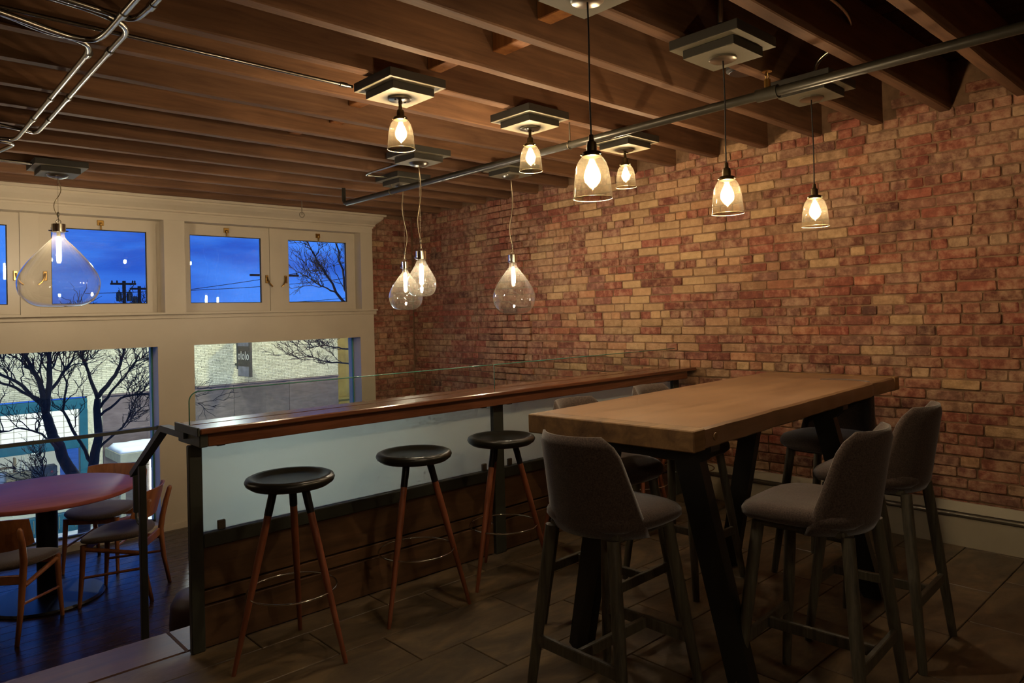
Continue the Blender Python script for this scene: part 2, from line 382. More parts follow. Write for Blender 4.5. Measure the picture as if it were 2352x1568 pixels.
CH,BL,JT=.068,.203,.0085
def courses(u0,u1,z0,z1,rng,hdr=3):
    """list of (u centre, v centre, length, height) in common bond"""
    out=[]; k=0; z=z0
    while z+CH*.6<z1:
        h=CH-JT+rng.uniform(-.002,.002)
        head=(k%6==hdr)
        L=(.096 if head else BL); u=u0-(BL*.5 if k%2 else 0)-rng.uniform(0,.03)
        while u<u1:
            l=L+rng.uniform(-.010,.008)
            if not head and rng.random()<.05: l=.1
            a,b=max(u,u0),min(u+l,u1)
            if b-a>.035: out.append(((a+b)/2,z+CH/2+rng.uniform(-.0025,.0025),b-a,h,rng.random()))
            u+=l+JT
        z+=CH; k+=1
    return out
rb=random.Random(11)
wall_r=struct('wall_right',MB().box(XB,XB+.3,YB,YW+.3,ZL-.1,ZC+.1),M['mortar'])
pil=lambda y: 5.24<y<5.80
allb=courses(-.6,YW,0.0,2.70,rb)+[(u,v-.0,l,h,q) for (u,v,l,h,q) in courses(3.5,YW,-.05-6*CH,-.05,rb)]
joists=[3.0+.4057*k for k in range(-15,11)]     # near faces of the joists
JW=.065
for (u,v,l,h,q) in courses(-.6,YW,2.715,2.98,rb,9):
    if not any(j-.03<u+l/2 and u-l/2<j+JW+.03 for j in joists): allb.append((u,v,l,h,q-10))
def keep_single(b): return b[0]>1.02 and b[1]<2.70 and b[1]>.26
cand=sorted([b for b in allb if keep_single(b)],key=lambda b:b[0])
single=set(cand[:298]); rng=random.Random(5)
variants={}
for key,l in (('s',BL),('h',.096)):
    variants[key]=[]
    for i in range(7):
        vs_,fs_=brick_points(l,CH-JT,rng,.007)
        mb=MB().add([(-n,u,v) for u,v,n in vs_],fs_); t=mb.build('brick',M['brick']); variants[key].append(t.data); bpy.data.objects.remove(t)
rest=MB()
for b in allb:
    u,v,l,h,q=b; n0=rng.uniform(-.004,.006)
    if q<0: n0-=.001
    if pil(u): n0+=.022
    if b in single:
        key='s' if l>.14 else 'h'; me=variants[key][rng.randrange(7)]
        o=bpy.data.objects.new('brick',me); scene.collection.objects.link(o); o.parent=wall_r
        o.location=(XB-n0,u,v); o.scale=(1,l/(BL if key=='s' else .096),h/(CH-JT)); o.rotation_euler=(rng.uniform(-.008,.008),rng.uniform(-.03,.03),rng.uniform(-.02,.02))
    else:
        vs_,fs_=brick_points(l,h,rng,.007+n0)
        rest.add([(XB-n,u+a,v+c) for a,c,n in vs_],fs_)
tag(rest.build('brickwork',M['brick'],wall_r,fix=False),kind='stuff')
# brick return beside the window wall
YR=YW+.03
wall_c=struct('wall_corner',MB().box(4.40,XB,YR,YR+.25,ZL-.1,ZC+.1),M['mortar'])
rb2=random.Random(21)
for (u,v,l,h,q) in courses(4.46,XB-.012,.3,2.66,rb2,2):
    key='s' if l>.14 else 'h'
    vs_=variants[key][rb2.randrange(7)]
    o=bpy.data.objects.new('brick',vs_); scene.collection.objects.link(o); o.parent=wall_c
    o.location=(u,YR-rb2.uniform(-.003,.005),v); o.scale=(1,l/(BL if key=='s' else .096),h/(CH-JT)); o.rotation_euler=(0,rb2.uniform(-.02,.02),PI/2)
# ---- unseen walls
struct('wall_left',MB().box(XL-.2,XL,YB,YW+.3,ZL-.1,ZC+.1),M['brown_wall'])
struct('wall_back',MB().box(XL-.2,XB+.3,YB-.2,YB,ZL-.1,ZC+.1),M['brown_wall'])

# ---- window wall (one slab with four openings)
def grid_wall(xs,zs,hole,y0,y1):
    mb=MB(); nx,nz=len(xs)-1,len(zs)-1; idx={}
    def V(i,j,k):
        if (i,j,k) not in idx: idx[i,j,k]=len(mb.v); mb.v.append((xs[i],(y0,y1)[k],zs[j]))
        return idx[i,j,k]
    S=lambda i,j: 0<=i<nx and 0<=j<nz and not hole(i,j)
    for i in range(nx):
        for j in range(nz):
            if not S(i,j): continue
            mb.f.append((V(i,j,0),V(i+1,j,0),V(i+1,j+1,0),V(i,j+1,0))); mb.f.append((V(i,j+1,1),V(i+1,j+1,1),V(i+1,j,1),V(i,j,1)))
            if not S(i-1,j): mb.f.append((V(i,j,0),V(i,j+1,0),V(i,j+1,1),V(i,j,1)))
            if not S(i+1,j): mb.f.append((V(i+1,j,1),V(i+1,j+1,1),V(i+1,j+1,0),V(i+1,j,0)))
            if not S(i,j-1): mb.f.append((V(i,j,1),V(i+1,j,1),V(i+1,j,0),V(i,j,0)))
            if not S(i,j+1): mb.f.append((V(i,j+1,0),V(i+1,j+1,0),V(i+1,j+1,1),V(i,j+1,1)))
    return mb
xs=[XL,.25,2.117,2.19,2.38,2.448,4.294,4.322,4.478]; zs=[ZL-.1,-.385,1.283,1.60,2.487,ZC]
def hole(i,j):
    x=(xs[i]+xs[i+1])/2; z=(zs[j]+zs[j+1])/2
    if 1.60<z<2.487: return .25<x<2.19 or 2.38<x<4.322
    if -.385<z<1.283: return .25<x<2.117 or 2.448<x<4.294
    return False
struct('wall_far',grid_wall(xs,zs,hole,YW,YW+.28),M['trim'])
# cornice with moulded profile
prof=[(YW+.0,2.545),(YW-.012,2.545),(YW-.012,2.562),(YW-.028,2.570),(YW-.028,2.585),(YW-.045,2.60),(YW-.075,2.625),(YW-.10,2.655),(YW-.10,2.672),(YW-.125,2.676),(YW-.125,2.70),(YW,2.70)]
mb=MB(); vsL=[]; n=len(prof)
xe=[4.478+(YW-p[0]) for p in prof]
mb.add([(XL,p[0],p[1]) for p in prof]+[(xe[i],p[0],p[1]) for i,p in enumerate(prof)],[tuple(range(n)),tuple(range(n,2*n))[::-1]]+[(i,(i+1)%n,n+(i+1)%n,n+i) for i in range(n)])
struct('trim_1',mb,M['trim'])
struct('trim_2',MB().box(XL,4.478,YW-.006,YW,2.487,2.545),M['trim'])          # flat frieze under the cornice
mb=MB().add([],[]); mb.prism([(YW,1.545),(YW-.016,1.548),(YW-.016,1.585),(YW-.05,1.585),(YW-.05,1.603),(YW,1.603)],0,XL,4.505); struct('trim_3',mb,M['trim'])
struct('baseboard_far',MB().box(XL,4.478,YW-.014,YW,ZL,-.40),M['trim'])
# transom sashes
def sash(n,x0,x1,z0,z1,gx0,gx1,gz0,gz1,latch=True):
    y=YW+.13
    w_=empty('window_%d'%n,(0,0,0),kind='structure')
    mb=MB(); f=[(x0,z0),(x1,z0),(x1,z1),(x0,z1)]; g=[(gx0,gz0),(gx1,gz0),(gx1,gz1),(gx0,gz1)]
    for yy in (y,y+.045):
        mb.v += [(a,yy,c) for a,c in f]+[(a,yy,c) for a,c in g]
    for k in range(4):
        k2=(k+1)%4
        mb.f += [(k,k2,4+k2,4+k),(8+k2,8+k,12+k,12+k2),(k2,k,8+k,8+k2),(4+k,4+k2,12+k2,12+k)]
    mb.build('sash',M['trim'],w_)
    # glazing stop: thin dark rebate round the glass
    sb=MB(); t=.007
    sb.box(gx0,gx1,y+.012,y+.024,gz0,gz0+t); sb.box(gx0,gx1,y+.012,y+.024,gz1-t,gz1); sb.box(gx0,gx0+t,y+.012,y+.024,gz0,gz1); sb.box(gx1-t,gx1,y+.012,y+.024,gz0,gz1)
    tag(sb.build('glazing_bead',M['plate_edge'],w_))
    box('pane',(gx0,gx1,y+.026,y+.030,gz0,gz1),M['pane'],w_)
    if latch:
        xm=(gx0+gx1)/2
        l=MB(); l.cbox(xm-.028,xm+.028,y-.008,y,z1-.045,z1+.005,.004); l.lathe([(0,-.012),(.012,-.010),(.014,0),(.010,.012),(0,.014)],10,(xm,y-.016,z1-.03)); l.cbox(xm-.006,xm+.006,y-.022,y-.008,z1-.085,z1-.035,.003)
        l.build('latch',M['brass'],w_,smooth=40)
    return w_
sill_z,top_z=1.612,2.457
sash(1,.32,1.062,sill_z,top_z,.41,.975,1.694,2.377)
W2=sash(2,1.207,2.158,sill_z,top_z,1.294,2.073,1.694,2.377)
W3=sash(3,2.40,3.284,sill_z,top_z,2.469,3.195,1.694,2.377)
W4=sash(4,3.428,4.306,sill_z,top_z,3.500,4.209,1.694,2.377)
def crank(x,parent,flip):
    y=YW+.118
    l=MB(); s=1 if flip else -1
    l.cbox(x-.016,x+.016,y-.004,y+.012,1.90,1.985,.004)
    l.tube([(x,y-.012,1.965),(x+s*.006,y-.02,1.93),(x+s*.03,y-.024,1.885),(x+s*.055,y-.02,1.865)],.007,6)
    l.build('window_crank',M['brass'],parent,smooth=40)
crank(1.03,bpy.data.objects['window_1'],True); crank(1.245,W2,False); crank(3.25,W3,True); crank(3.462,W4,False)
for nm,a,b_ in (('trim_4',1.064,1.205),('trim_5',3.286,3.426)): struct(nm,MB().box(a,b_,YW+.12,YW+.20,1.603,2.487),M['trim'])
for i,(a,b_) in enumerate(((.25,2.19),(2.38,4.322))):
    m_=MB(); y0=YW+.135; y1=YW+.20
    struct('trim_%d'%(6+i),grid_wall([a,a+.03 if i==0 else a+.018,b_-.03 if i==0 else b_-.014,b_],[1.6005,1.6115,2.4575,2.4865],lambda p,q: p==1 and q==1,y0,y1),M['trim'])
# big lower panes, with the green edge of the glass showing
for k,(a,b_) in ((5,(.25,2.117)),(6,(2.448,4.294))):
    w_=empty('window_%d'%k,kind='structure')
    box('pane',(a+.001,b_-.001,YW+.17,YW+.178,-.384,1.282),M['pane'],w_)
    box('glass_edge',(b_-.014,b_-.001,YW+.165,YW+.182,-.384,1.282),M['glass_edge'],w_)
    box('glazing_channel',(a+.001,b_-.001,YW+.16,YW+.19,-.3845,-.365),M['steel'],w_)

# ---- floors
fl=struct('floor',MB().box(XL,XB,YB,3.45,-.2,-.012),M['grout'])
TX,TY=.675,.3095; k=0
tilevar=[]
for row in range(-6,12):                # rows measured from the bar towards the camera
    y1=2.92+.3095*2-row*TY; y0=y1-TY
    if row==0 and y1>3.45: pass
    y1c=min(y1,3.448)
    off=1.82+.225*((row-2)%3)
    if y1c-y0<.03: continue
    i=-8
    while True:
        x0=off+i*TX; i+=1
        if x0>XB: break
        x1=min(x0+TX,XB-.002); x0=max(x0,-.6)
        if x1-x0<.03 or y0<-.2 or x1<-.5: continue
        o=MB().cbox(-(x1-x0)/2+.0022,(x1-x0)/2-.0022,-(y1c-y0)/2+.0022,(y1c-y0)/2-.0022,-.012,0,.0025).build('floor_tile',M['tile'],fl,loc=((x0+x1)/2,(y0+y1c)/2,0))
lf=struct('floor_lower',MB().box(XL,XB,3.45,YW,ZL-.2,ZL-.012),M['deck'])
yy=3.46; i=0
while yy<YW-.02:
    y1=min(yy+.127,YW-.014)
    o=MB().cbox(XL,XB-.002,-(y1-yy)/2+.0012,(y1-yy)/2-.0012,-.012,0,.0015).build('floor_board',M['floor_dark'],lf,loc=(rb.uniform(-.0,.0),(yy+y1)/2,ZL)); yy+=.127
# platform edge, riser and the hidden steps down
nose=struct('trim_8',MB().cbox(XL,1.112,3.45,3.735,-.045,.002,.008),M['nosing'])
struct('trim_12',MB().cbox(1.1125,XB,3.452,3.735,-.045,.002,.008),M['nosing'])
struct('trim_9',MB().box(XL,XB,3.452,3.70 if False else 3.50,ZL,-.046),M['plank'])
for i,(a,b_,z) in enumerate(((3.70,4.0,-.15),(4.0,4.28,-.305))):
    struct('trim_%d'%(10+i),MB().cbox(XL,1.30,a-.19 if i==0 else a-.02,b_,ZL,z,.01),M['nosing'])
# baseboard heater along the bricks
bh=struct('baseboard_right',MB().add([],[]).prism([(XB-.013,.0),(XB-.055,.0),(XB-.055,.175),(XB-.04,.178),(XB-.04,.205),(XB-.052,.21),(XB-.03,.265),(XB-.013,.265)],1,YB+.5,3.40),M['heater'])
rail=MB().tube([(XB-.056,YB+.5,.192),(XB-.056,3.40,.192)],.013,10); rail.build('heater_rail',M['brushed'],bh,smooth=True)

# ---- ceiling: deck boards, joists, blocking
ce=struct('ceiling',MB().box(XL,XB+.3,YB,YW+.3,ZC+.03,ZC+.15),M['deck'])
bx=XL
db=MB().cbox(-.0675,.0675,YB-YB*1,YW-YB,0,.03,.004).build('deck_board',M['deck'],ce,loc=(bx+.07,YB,ZC))
x=bx+.21
while x<XB+.2:
    c=db.copy(); scene.collection.objects.link(c); c.location.x=x; x+=.14
def joist_mesh(rng):
    mb=MB(); n=26; L=XB+.10-XL
    sec=[(0,.004),(.004,0),(JW-.004,0),(JW,.004),(JW,.302),(0,.302)]
    for i in range(n+1):
        xx=XL+L*i/n; dz=rng.uniform(-.0025,.0025); dy=rng.uniform(-.002,.002); c=rng.uniform(0,.006)
        for j,(a,z) in enumerate(sec):
            cc=c if j in(0,1) else (rng.uniform(0,.004) if j in(2,3) else 0)
            mb.v.append((xx,a+dy+(cc if j==1 else -cc*0),z+(dz if z<.1 else 0)+(cc if j==0 else 0)))
    for i in range(n):
        for j in range(6): mb.f.append((i*6+j,i*6+(j+1)%6,(i+1)*6+(j+1)%6,(i+1)*6+j))
    mb.f.append(tuple(range(6))); mb.f.append(tuple(n*6+j for j in range(6)))
    return mb
jm=[]
for i in range(5):
    t=joist_mesh(random.Random(40+i)).build('joist',M['joist']); jm.append(t.data); bpy.data.objects.remove(t)
for i,y in enumerate(joists):
    if y<YB+.1 or y>YW-.1: continue
    o=bpy.data.objects.new('joist',jm[i%5]); scene.collection.objects.link(o); o.parent=ce; o.location=(0,y,JZ)
blk=None
for i,y in enumerate(joists):
    if y<.9 or y>6.8: continue
    xo=2.26+(.095 if i%2 else 0)
    if blk is None: blk=MB().cbox(-.043,.043,0,.4057-JW-.002,.085,.30,.004).build('blocking',M['block'],ce); o=blk
    else: o=blk.copy(); scene.collection.objects.link(o)
    o.location=(xo,y+JW+.001,JZ); 

# ================================================================== BAR ALONG THE PLATFORM EDGE
bt=empty('bar_counter',(0,0,0),label='long narrow reddish wood bar counter running from the stair to the brick wall',cat='counter')
MB().cbox(1.125,5.040,3.262,3.424,1.004,1.030,.005).build('top_board',M['bar'],bt)
MB().cbox(1.125,5.040,3.437,3.565,1.004,1.030,.005).build('top_board',M['bar'],bt)
MB().cbox(1.17,4.965,3.300,3.325,.942,1.0035,.003).build('apron',M['bar'],bt)
fr=empty('steel_bar_structure',(0,0,0),label='dark steel frame with square posts and rail carrying the wood bar counter',cat='frame')
for a,b_ in ((1.115,1.175),(2.950,3.035),(4.895,4.975)): MB().cbox(a,b_,3.39,3.423,0,.9415,.004).build('post',M['steel'],fr)
for a,b_ in ((1.1755,2.9495),(3.0355,4.8945)): MB().cbox(a,b_,3.39,3.45,.466,.529,.004).build('bottom_rail',M['steel'],fr)
for a,b_ in ((1.1755,2.9495),(3.0355,4.8945)): MB().cbox(a,b_,3.328,3.418,.962,1.003,.003).build('support_bar',M['steel'],fr)
MB().cbox(1.112,1.122,3.262,3.568,.997,1.036,.002).build('end_plate',M['steel'],fr)
MB().cbox(1.13,1.168,3.290,3.575,.942,1.0035,.004).build('end_bracket',M['steel'],fr)
ps=empty('plank_screen',(0,0,0),label='three dark horizontal wood planks filling the bar front below the glass',cat='wood panelling')
for a,b_ in ((1.177,2.948),(3.037,4.893)):
    for z0,z1,dy in ((.272,.465,0),(.200,.262,.004),(.004,.192,0)):
        MB().cbox(-(b_-a)/2,(b_-a)/2,3.412+dy,3.445,z0,z1,.004).build('plank',M['plank'],ps,loc=((a+b_)/2,0,0))
MB().box(1.177,2.948,3.4455,3.4515,.003,.4655).build('light_block_board',M['deck'],ps); MB().box(3.037,4.893,3.4455,3.4515,.003,.4655).build('light_block_board',M['deck'],ps)  # boards added behind the seams to block light from the lower floor
def rounded_pane(x0,x1,z0,z1,y0,y1,r=.0,left=True):
    P=[(x0,z0),(x1,z0),(x1,z1)]
    if r:
        for k in range(7):
            q=PI/2+PI/2*k/6; P.append((x0+r+r*math.cos(q),z1-r+r*math.sin(q)))
    else: P.append((x0,z1))
    return MB().prism([(a,c) for a,c in P],1,y0,y1)
for i,(a,b_,r_,lab) in enumerate(((1.135,2.985,.045,'glass screen at the stair end of the bar, frosted below and clear above the counter'),(3.0,4.985,0,'glass screen at the brick wall end of the bar, frosted below and clear above'))):
    g=empty('glass_screen',(0,0,0),label=lab,cat='glass panel')
    rounded_pane(a,b_,1.0015,1.182,3.4255,3.4355,r_).build('clear_glass',M['clear'],g)
    MB().box(a+.05,b_-.002,3.4255,3.4355,.531,1.001).build('frosted_glass',M['frost'],g)
    # polished edge of the glass
    e=MB()
    if r_: e.tube([(a,3.4305,1.03)]+[(a,3.4305,1.137)]+[(a+.045+.045*math.cos(PI-PI/2*k/6),3.4305,1.137+.045*math.sin(PI-PI/2*k/6)) for k in range(1,7)]+[(b_,3.4305,1.182)],.0028,6)
    else: e.tube([(a,3.4305,1.03),(a,3.4305,1.182),(b_,3.4305,1.182)],.0028,6)
    e.build('polished_edge',M['glass_edge'],g,smooth=True)
    for cx in ((a+.13,b_-.10) if i==0 else (a+.10,b_-.12)):
        MB().cbox(cx-.018,cx+.018,3.408,3.4245,.530,.574,.003).build('glass_clip',M['brushed'],g)
        MB().cbox(cx-.020,cx+.020,3.395,3.4245,.922,.943,.003).build('glass_clip',M['steel'],g)
# stair handrail
hr=empty('stair_handrail',(0,0,0),label='dark steel stair handrail sloping down beside the bar end post',cat='handrail')
def beam(path,w,h,up=(0,0,1)):
    """rectangular bar along a path in the y-z plane at constant x"""
    mb=MB(); x=path[0][0]; n=len(path); L=[];
    for i,p in enumerate(path):
        p=Vector(p); a=Vector(path[max(i-1,0)]); c=Vector(path[min(i+1,n-1)])
        t1=(p-a).normalized() if i else None; t2=(c-p).normalized() if i<n-1 else None
        t=(t1+t2).normalized() if t1 and t2 else (t1 or t2); nrm=Vector((1,0,0)).cross(t).normalized()
        k=1/max(.3,abs((t1 or t2).dot(t)))
        for sx,sz in ((-1,-1),(1,-1),(1,1),(-1,1)): mb.v.append(p+Vector((sx*w/2,0,0))+nrm*sz*h/2*k)
    for i in range(n-1):
        for j in range(4): mb.f.append((i*4+j,i*4+(j+1)%4,i*4+4+(j+1)%4,i*4+4+j))
    mb.f.append((3,2,1,0)); mb.f.append(tuple((n-1)*4+j for j in range(4)))
    return mb
HX=1.135
beam([(HX,3.452,.982),(HX,3.79,.982),(HX,4.335,.675)],.042,.03).build('rail',M['steel'],hr)
MB().cbox(HX-.017,HX+.017,4.165,4.200,-.303,.745,.003).build('post',M['steel'],hr)
MB().cbox(HX-.012,HX+.012,4.29,4.318,.47,.675,.003).build('return_bar',M['steel'],hr)
MB().tube([(HX,4.303,.47)]+[(HX,4.255+.05*math.cos(q),.47+.05*math.sin(q)) for q in [-PI*k/8 for k in range(1,9)]],.008,8).build('return_hook',M['steel'],hr,smooth=True)
# guard rail in front of the big window
gr=empty('guard_rail',(0,0,0),label='slim dark steel guard rail across the large left window',cat='rail')
MB().cbox(.26,2.108,YW+.012,YW+.037,.503,.535,.003).build('rail',M['steel'],gr)
MB().cbox(2.100,2.1165,YW+.005,YW+.045,.497,.541,.003).build('end_bracket',M['steel'],gr)
MB().cbox(.2505,.262,YW+.005,YW+.045,.497,.541,.003).build('end_bracket',M['steel'],gr)

# ================================================================== BAR STOOLS
def make_stool():
    t=empty('bar_stool')
    prof=[(0,-.028),(.10,-.03),(.17,-.026),(.190,-.012),(.196,.002),(.190,.015),(.176,.021),(.160,.018),(.142,.008),(.12,.002),(.06,-.001),(0,-.002)]
    MB().lathe(prof,40,(0,0,.785)).build('seat',M['black_seat'],t,smooth=True)
    MB().lathe([(0,-.02),(.05,-.02),(.06,0),(0,0)],20,(0,0,.758)).build('mounting_hub',M['black_metal'],t,smooth=40)
    for k in range(3):
        q=2*PI*k/3+PI*.52; d=Vector((math.cos(q),math.sin(q),0))
        top=d*.075+Vector((0,0,.762)); ft=d*.268
        mid=top.lerp(ft,.155)
        L=MB().tube([mid,mid.lerp(ft,.3),mid.lerp(ft,.9),ft+Vector((0,0,.0))],[.0165,.0165,.011,.0095],10).build('leg',M['walnut'],t,smooth=50)
        MB().tube([top,mid],[.0185,.0175],10).build('ferrule',M['black_metal'],L,smooth=50)
    rz=.30; rr=.268-(.268-.075)*rz/.762-.006
    MB().tube([((rr+.008)*math.cos(2*PI*k/40),(rr+.008)*math.sin(2*PI*k/40),rz) for k in range(40)],.0042,8,closed=True).build('foot_ring',M['chrome'],t,smooth=True)
    return t
st0=make_stool()
SX=[(1.442,3.06,0.0,'black seated wooden bar stool nearest the stair, first along the bar'),(2.133,3.085,0.12,'second black seated wooden bar stool from the stair along the bar'),(2.735,3.08,-.05,'third black seated bar stool, half hidden behind the nearest padded chair'),
    (3.38,3.08,.3,'fourth bar stool from the stair, seen only between chair legs under the table'),(4.03,3.10,.2,'fifth bar stool along the bar, seen through the table legs'),(4.66,3.12,.5,'last bar stool by the brick wall, seen far under the table')]
rots=[-.62,-.17,-.35,.3,.2,.6]
for i,(x,y,a,lab) in enumerate(SX):
    o=st0 if i==0 else copy_tree(st0)
    o.location=(x,y,0.0); o.rotation_euler=(0,0,rots[i]); tag(o,lab,'bar stool','bar stools along the bar')

# ================================================================== COMMUNAL TABLE
tb=empty('communal_table',(3.423,1.938,0),math.radians(3.4),label='tall communal table with thick worn wood top on splayed black steel legs',cat='table')
L2,W2_=1.225,.405
# live, worn edge on the camera side
rt=random.Random(3); mb=MB(); n=48
def topz(x): return 1.06
ring=[]
for i in range(n+1):
    x=-L2+.085+(2*L2-.17)*i/n; wob=.004*math.sin(x*9)+.003*math.sin(x*23+1)+rt.uniform(-.002,.002)
    notch=.028*math.exp(-((x-.83)/.022)**2)
    y0=-W2_+abs(wob)+notch
    sec=[(y0,.985+rt.uniform(0,.004)),(y0-.002,1.02),(y0+.004+notch*.3,1.052),(y0+.014+notch,1.06),(W2_-.004,1.06),(W2_,1.056),(W2_,.984),(W2_-.01,.98),(y0+.01,.98)]
    for a,z in sec: mb.v.append((x,a,z))
K=9
for i in range(n):
    for j in range(K): mb.f.append((i*K+j,i*K+(j+1)%K,(i+1)*K+(j+1)%K,(i+1)*K+j))
mb.f.append(tuple(range(K))); mb.f.append(tuple(n*K+j for j in range(K)))
mb.build('table_top',M['table'],tb,smooth=30)
for s in (-1,1):
    a,b_=sorted((s*(L2-.0845),s*L2)); MB().cbox(a,b_,-W2_-.001,W2_+.001,.98,1.0605,.004).build('breadboard_end',M['table_edge'],tb)
MB().lathe([(0,0),(.014,0),(.015,-.002),(0,-.002)],16).build('wood_plug',M['table_edge'],tb); bpy.data.objects['wood_plug'].location=(-L2+.16,-W2_-.002,1.02); bpy.data.objects['wood_plug'].rotation_euler=(PI/2,0,0)
for xs_ in (-1.02,.38):
    MB().prism([(-.38,.979),(-.38,.955),(-.33,.91),(.25,.91),(.30,.955),(.30,.979)],0,xs_-.035,xs_+.035).build('cross_beam',M['table_steel'],tb)
    for s in (-1,1):
        # splayed flat steel leg: chamfered box between top and foot
        p=MB(); w0,w1=.055,.05; d=.028
        yt,yb=s*.20-.07,s*.40-.09
        for z,yc,hw in ((.909,yt,w0),(.02,yb-s*.006,w1),(0,yb-s*.01,w1-.018)):
            for sx,sy in ((-1,-1),(1,-1),(1,1),(-1,1)): p.v.append((xs_+sx*d,yc+sy*hw,z))
        for i in range(2):
            for j in range(4): p.f.append((i*4+j,i*4+(j+1)%4,i*4+4+(j+1)%4,i*4+4+j))
        p.f += [(3,2,1,0),(8,9,10,11)]
        p.build('leg',M['table_steel'],tb)
# ================================================================== PADDED BAR CHAIRS
def make_bar_chair():
    t=empty('bar_chair')
    # seat pad: rounded slab with crown and waterfall front
    mb=MB(); n=40; rings=[(-.034,.80),(-.030,.93),(-.012,1.0),(.008,1.0),(.024,.95),(.033,.84),(.037,.55),(.036,.25)]
    def sup(q,a,b,e=3.6):
        c,s_=math.cos(q),math.sin(q); r=(abs(c)**e+abs(s_)**e)**(-1/e); return a*r*c,b*r*s_
    for dz,k in rings:
        for i in range(n):
            x,y=sup(2*PI*i/n,.226*k,.222*k)
            f=max(0,(y-.08)/.135)**2; tp=1-.10*max(0,-(y)/.215)
            mb.v.append((x*tp,y+.01,.752+dz-.018*f))
    m=len(rings)
    for r in range(m-1):
        for i in range(n): mb.f.append((r*n+i,r*n+(i+1)%n,r*n+n+(i+1)%n,r*n+n+i))
    mb.f.append(tuple(range(n))[::-1]); mb.f.append(tuple((m-1)*n+i for i in range(n)))
    mb.build('seat',M['fabric'],t,smooth=True)
    # backrest shell: wraps round the seat, sides fall forward to the seat corners
    nu,nv=29,10; mb=MB(); th=.016
    grid={}
    for layer in (0,1):
        for i in range(nu+1):
            u0=-1+2*i/nu; a=abs(u0)
            for j in range(nv+1):
                f=j/nv; z=.698+(1.064-.698)*f
                uu=u0*(1-.26*f-(.15*((f-.75)/.25)**2.5 if f>.75 else 0))
                wid=.212-.018*max(0,(z-.72))/.35
                ang=uu*1.30
                x=wid*math.sin(ang)/math.sin(1.30)
                fwd=.155*(1-math.cos(ang))/(1-math.cos(1.30))
                lean=-.062*((z-.72)/.35)
                y=-.205+fwd+lean
                nx_,ny_=math.sin(ang),-math.cos(ang)
                o=(layer-.5)*2*th
                edge=min(1,min(f,1-f)*nv/1.2+.25, (1-a)*nu/2.6+.3)
                mb.v.append((x+nx_*o*edge,y+ny_*o*edge,z))
    def I(l,i,j): return l*(nu+1)*(nv+1)+i*(nv+1)+j
    for l in (0,1):
        for i in range(nu):
            for j in range(nv):
                q=(I(l,i,j),I(l,i+1,j),I(l,i+1,j+1),I(l,i,j+1)); mb.f.append(q if l else q[::-1])
    for i in range(nu):
        mb.f.append((I(0,i,0),I(0,i+1,0),I(1,i+1,0),I(1,i,0))); mb.f.append((I(1,i,nv),I(1,i+1,nv),I(0,i+1,nv),I(0,i,nv)))
    for j in range(nv):
        mb.f.append((I(0,0,j),I(1,0,j),I(1,0,j+1),I(0,0,j+1))); mb.f.append((I(1,nu,j),I(0,nu,j),I(0,nu,j+1),I(1,nu,j+1)))
    mb.build('backrest',M['fabric'],t,smooth=True)
    MB().cbox(-.165,.165,-.165,.165,.688,.7175,.006).build('seat_frame',M['oak_grey'],t)
    feet={}
    for sx in (-1,1):
        for sy in (-1,1):
            top=Vector((sx*.150,.150 if sy>0 else -.172,.70)); ft=Vector((sx*.234,.226 if sy>0 else -.236,0)); feet[sx,sy]=(top,ft)
            MB().tube([top,top.lerp(ft,.45),top.lerp(ft,.97),ft],[.0225,.023,.0175,.0165],12).build('leg',M['oak_grey'],t,smooth=50)
    z=.265
    def at(k,z): a,b=feet[k]; return a.lerp(b,(.70-z)/.70)
    for sy in (-1,1):
        a=at((-1,sy),z); b=at((1,sy),z); MB().cbox(a.x+.012,b.x-.012,a.y-.010,a.y+.010,z-.022,z+.022,.003).build('stretcher',M['oak_grey'],t)
    a=at((1,1),z).y-.0105; a2=at((1,-1),z).y+.0105; MB().cbox(-.011,.011,a2,a,z-.02,z+.02,.003).build('stretcher',M['oak_grey'],t)
    return t
bc0=make_bar_chair()
chairs=[(2.115,1.765,-PI/2+.0,'padded bar chair nearest the camera, back turned to us at the near table end'),
        (2.655,1.228,.06,'padded bar chair on the near table side, left of the two seen from behind'),
        (3.39,1.285,.05,'padded bar chair on the near table side closest to the brick wall'),
        (2.690,2.255,PI+.02,'padded bar chair on the bar side, its top showing behind the near table half'),
        (3.41,2.325,PI,'padded bar chair on the bar side, its top just showing past the table middle'),
        (4.045,1.768,PI/2-.04,'padded bar chair at the far table end, facing us before the brick wall')]
for i,(x,y,a,lab) in enumerate(chairs):
    o=bc0 if i==0 else copy_tree(bc0)
    o.location=(x,y,0); o.rotation_euler=(0,0,a); tag(o,lab,'chair','padded bar chairs round the communal table')

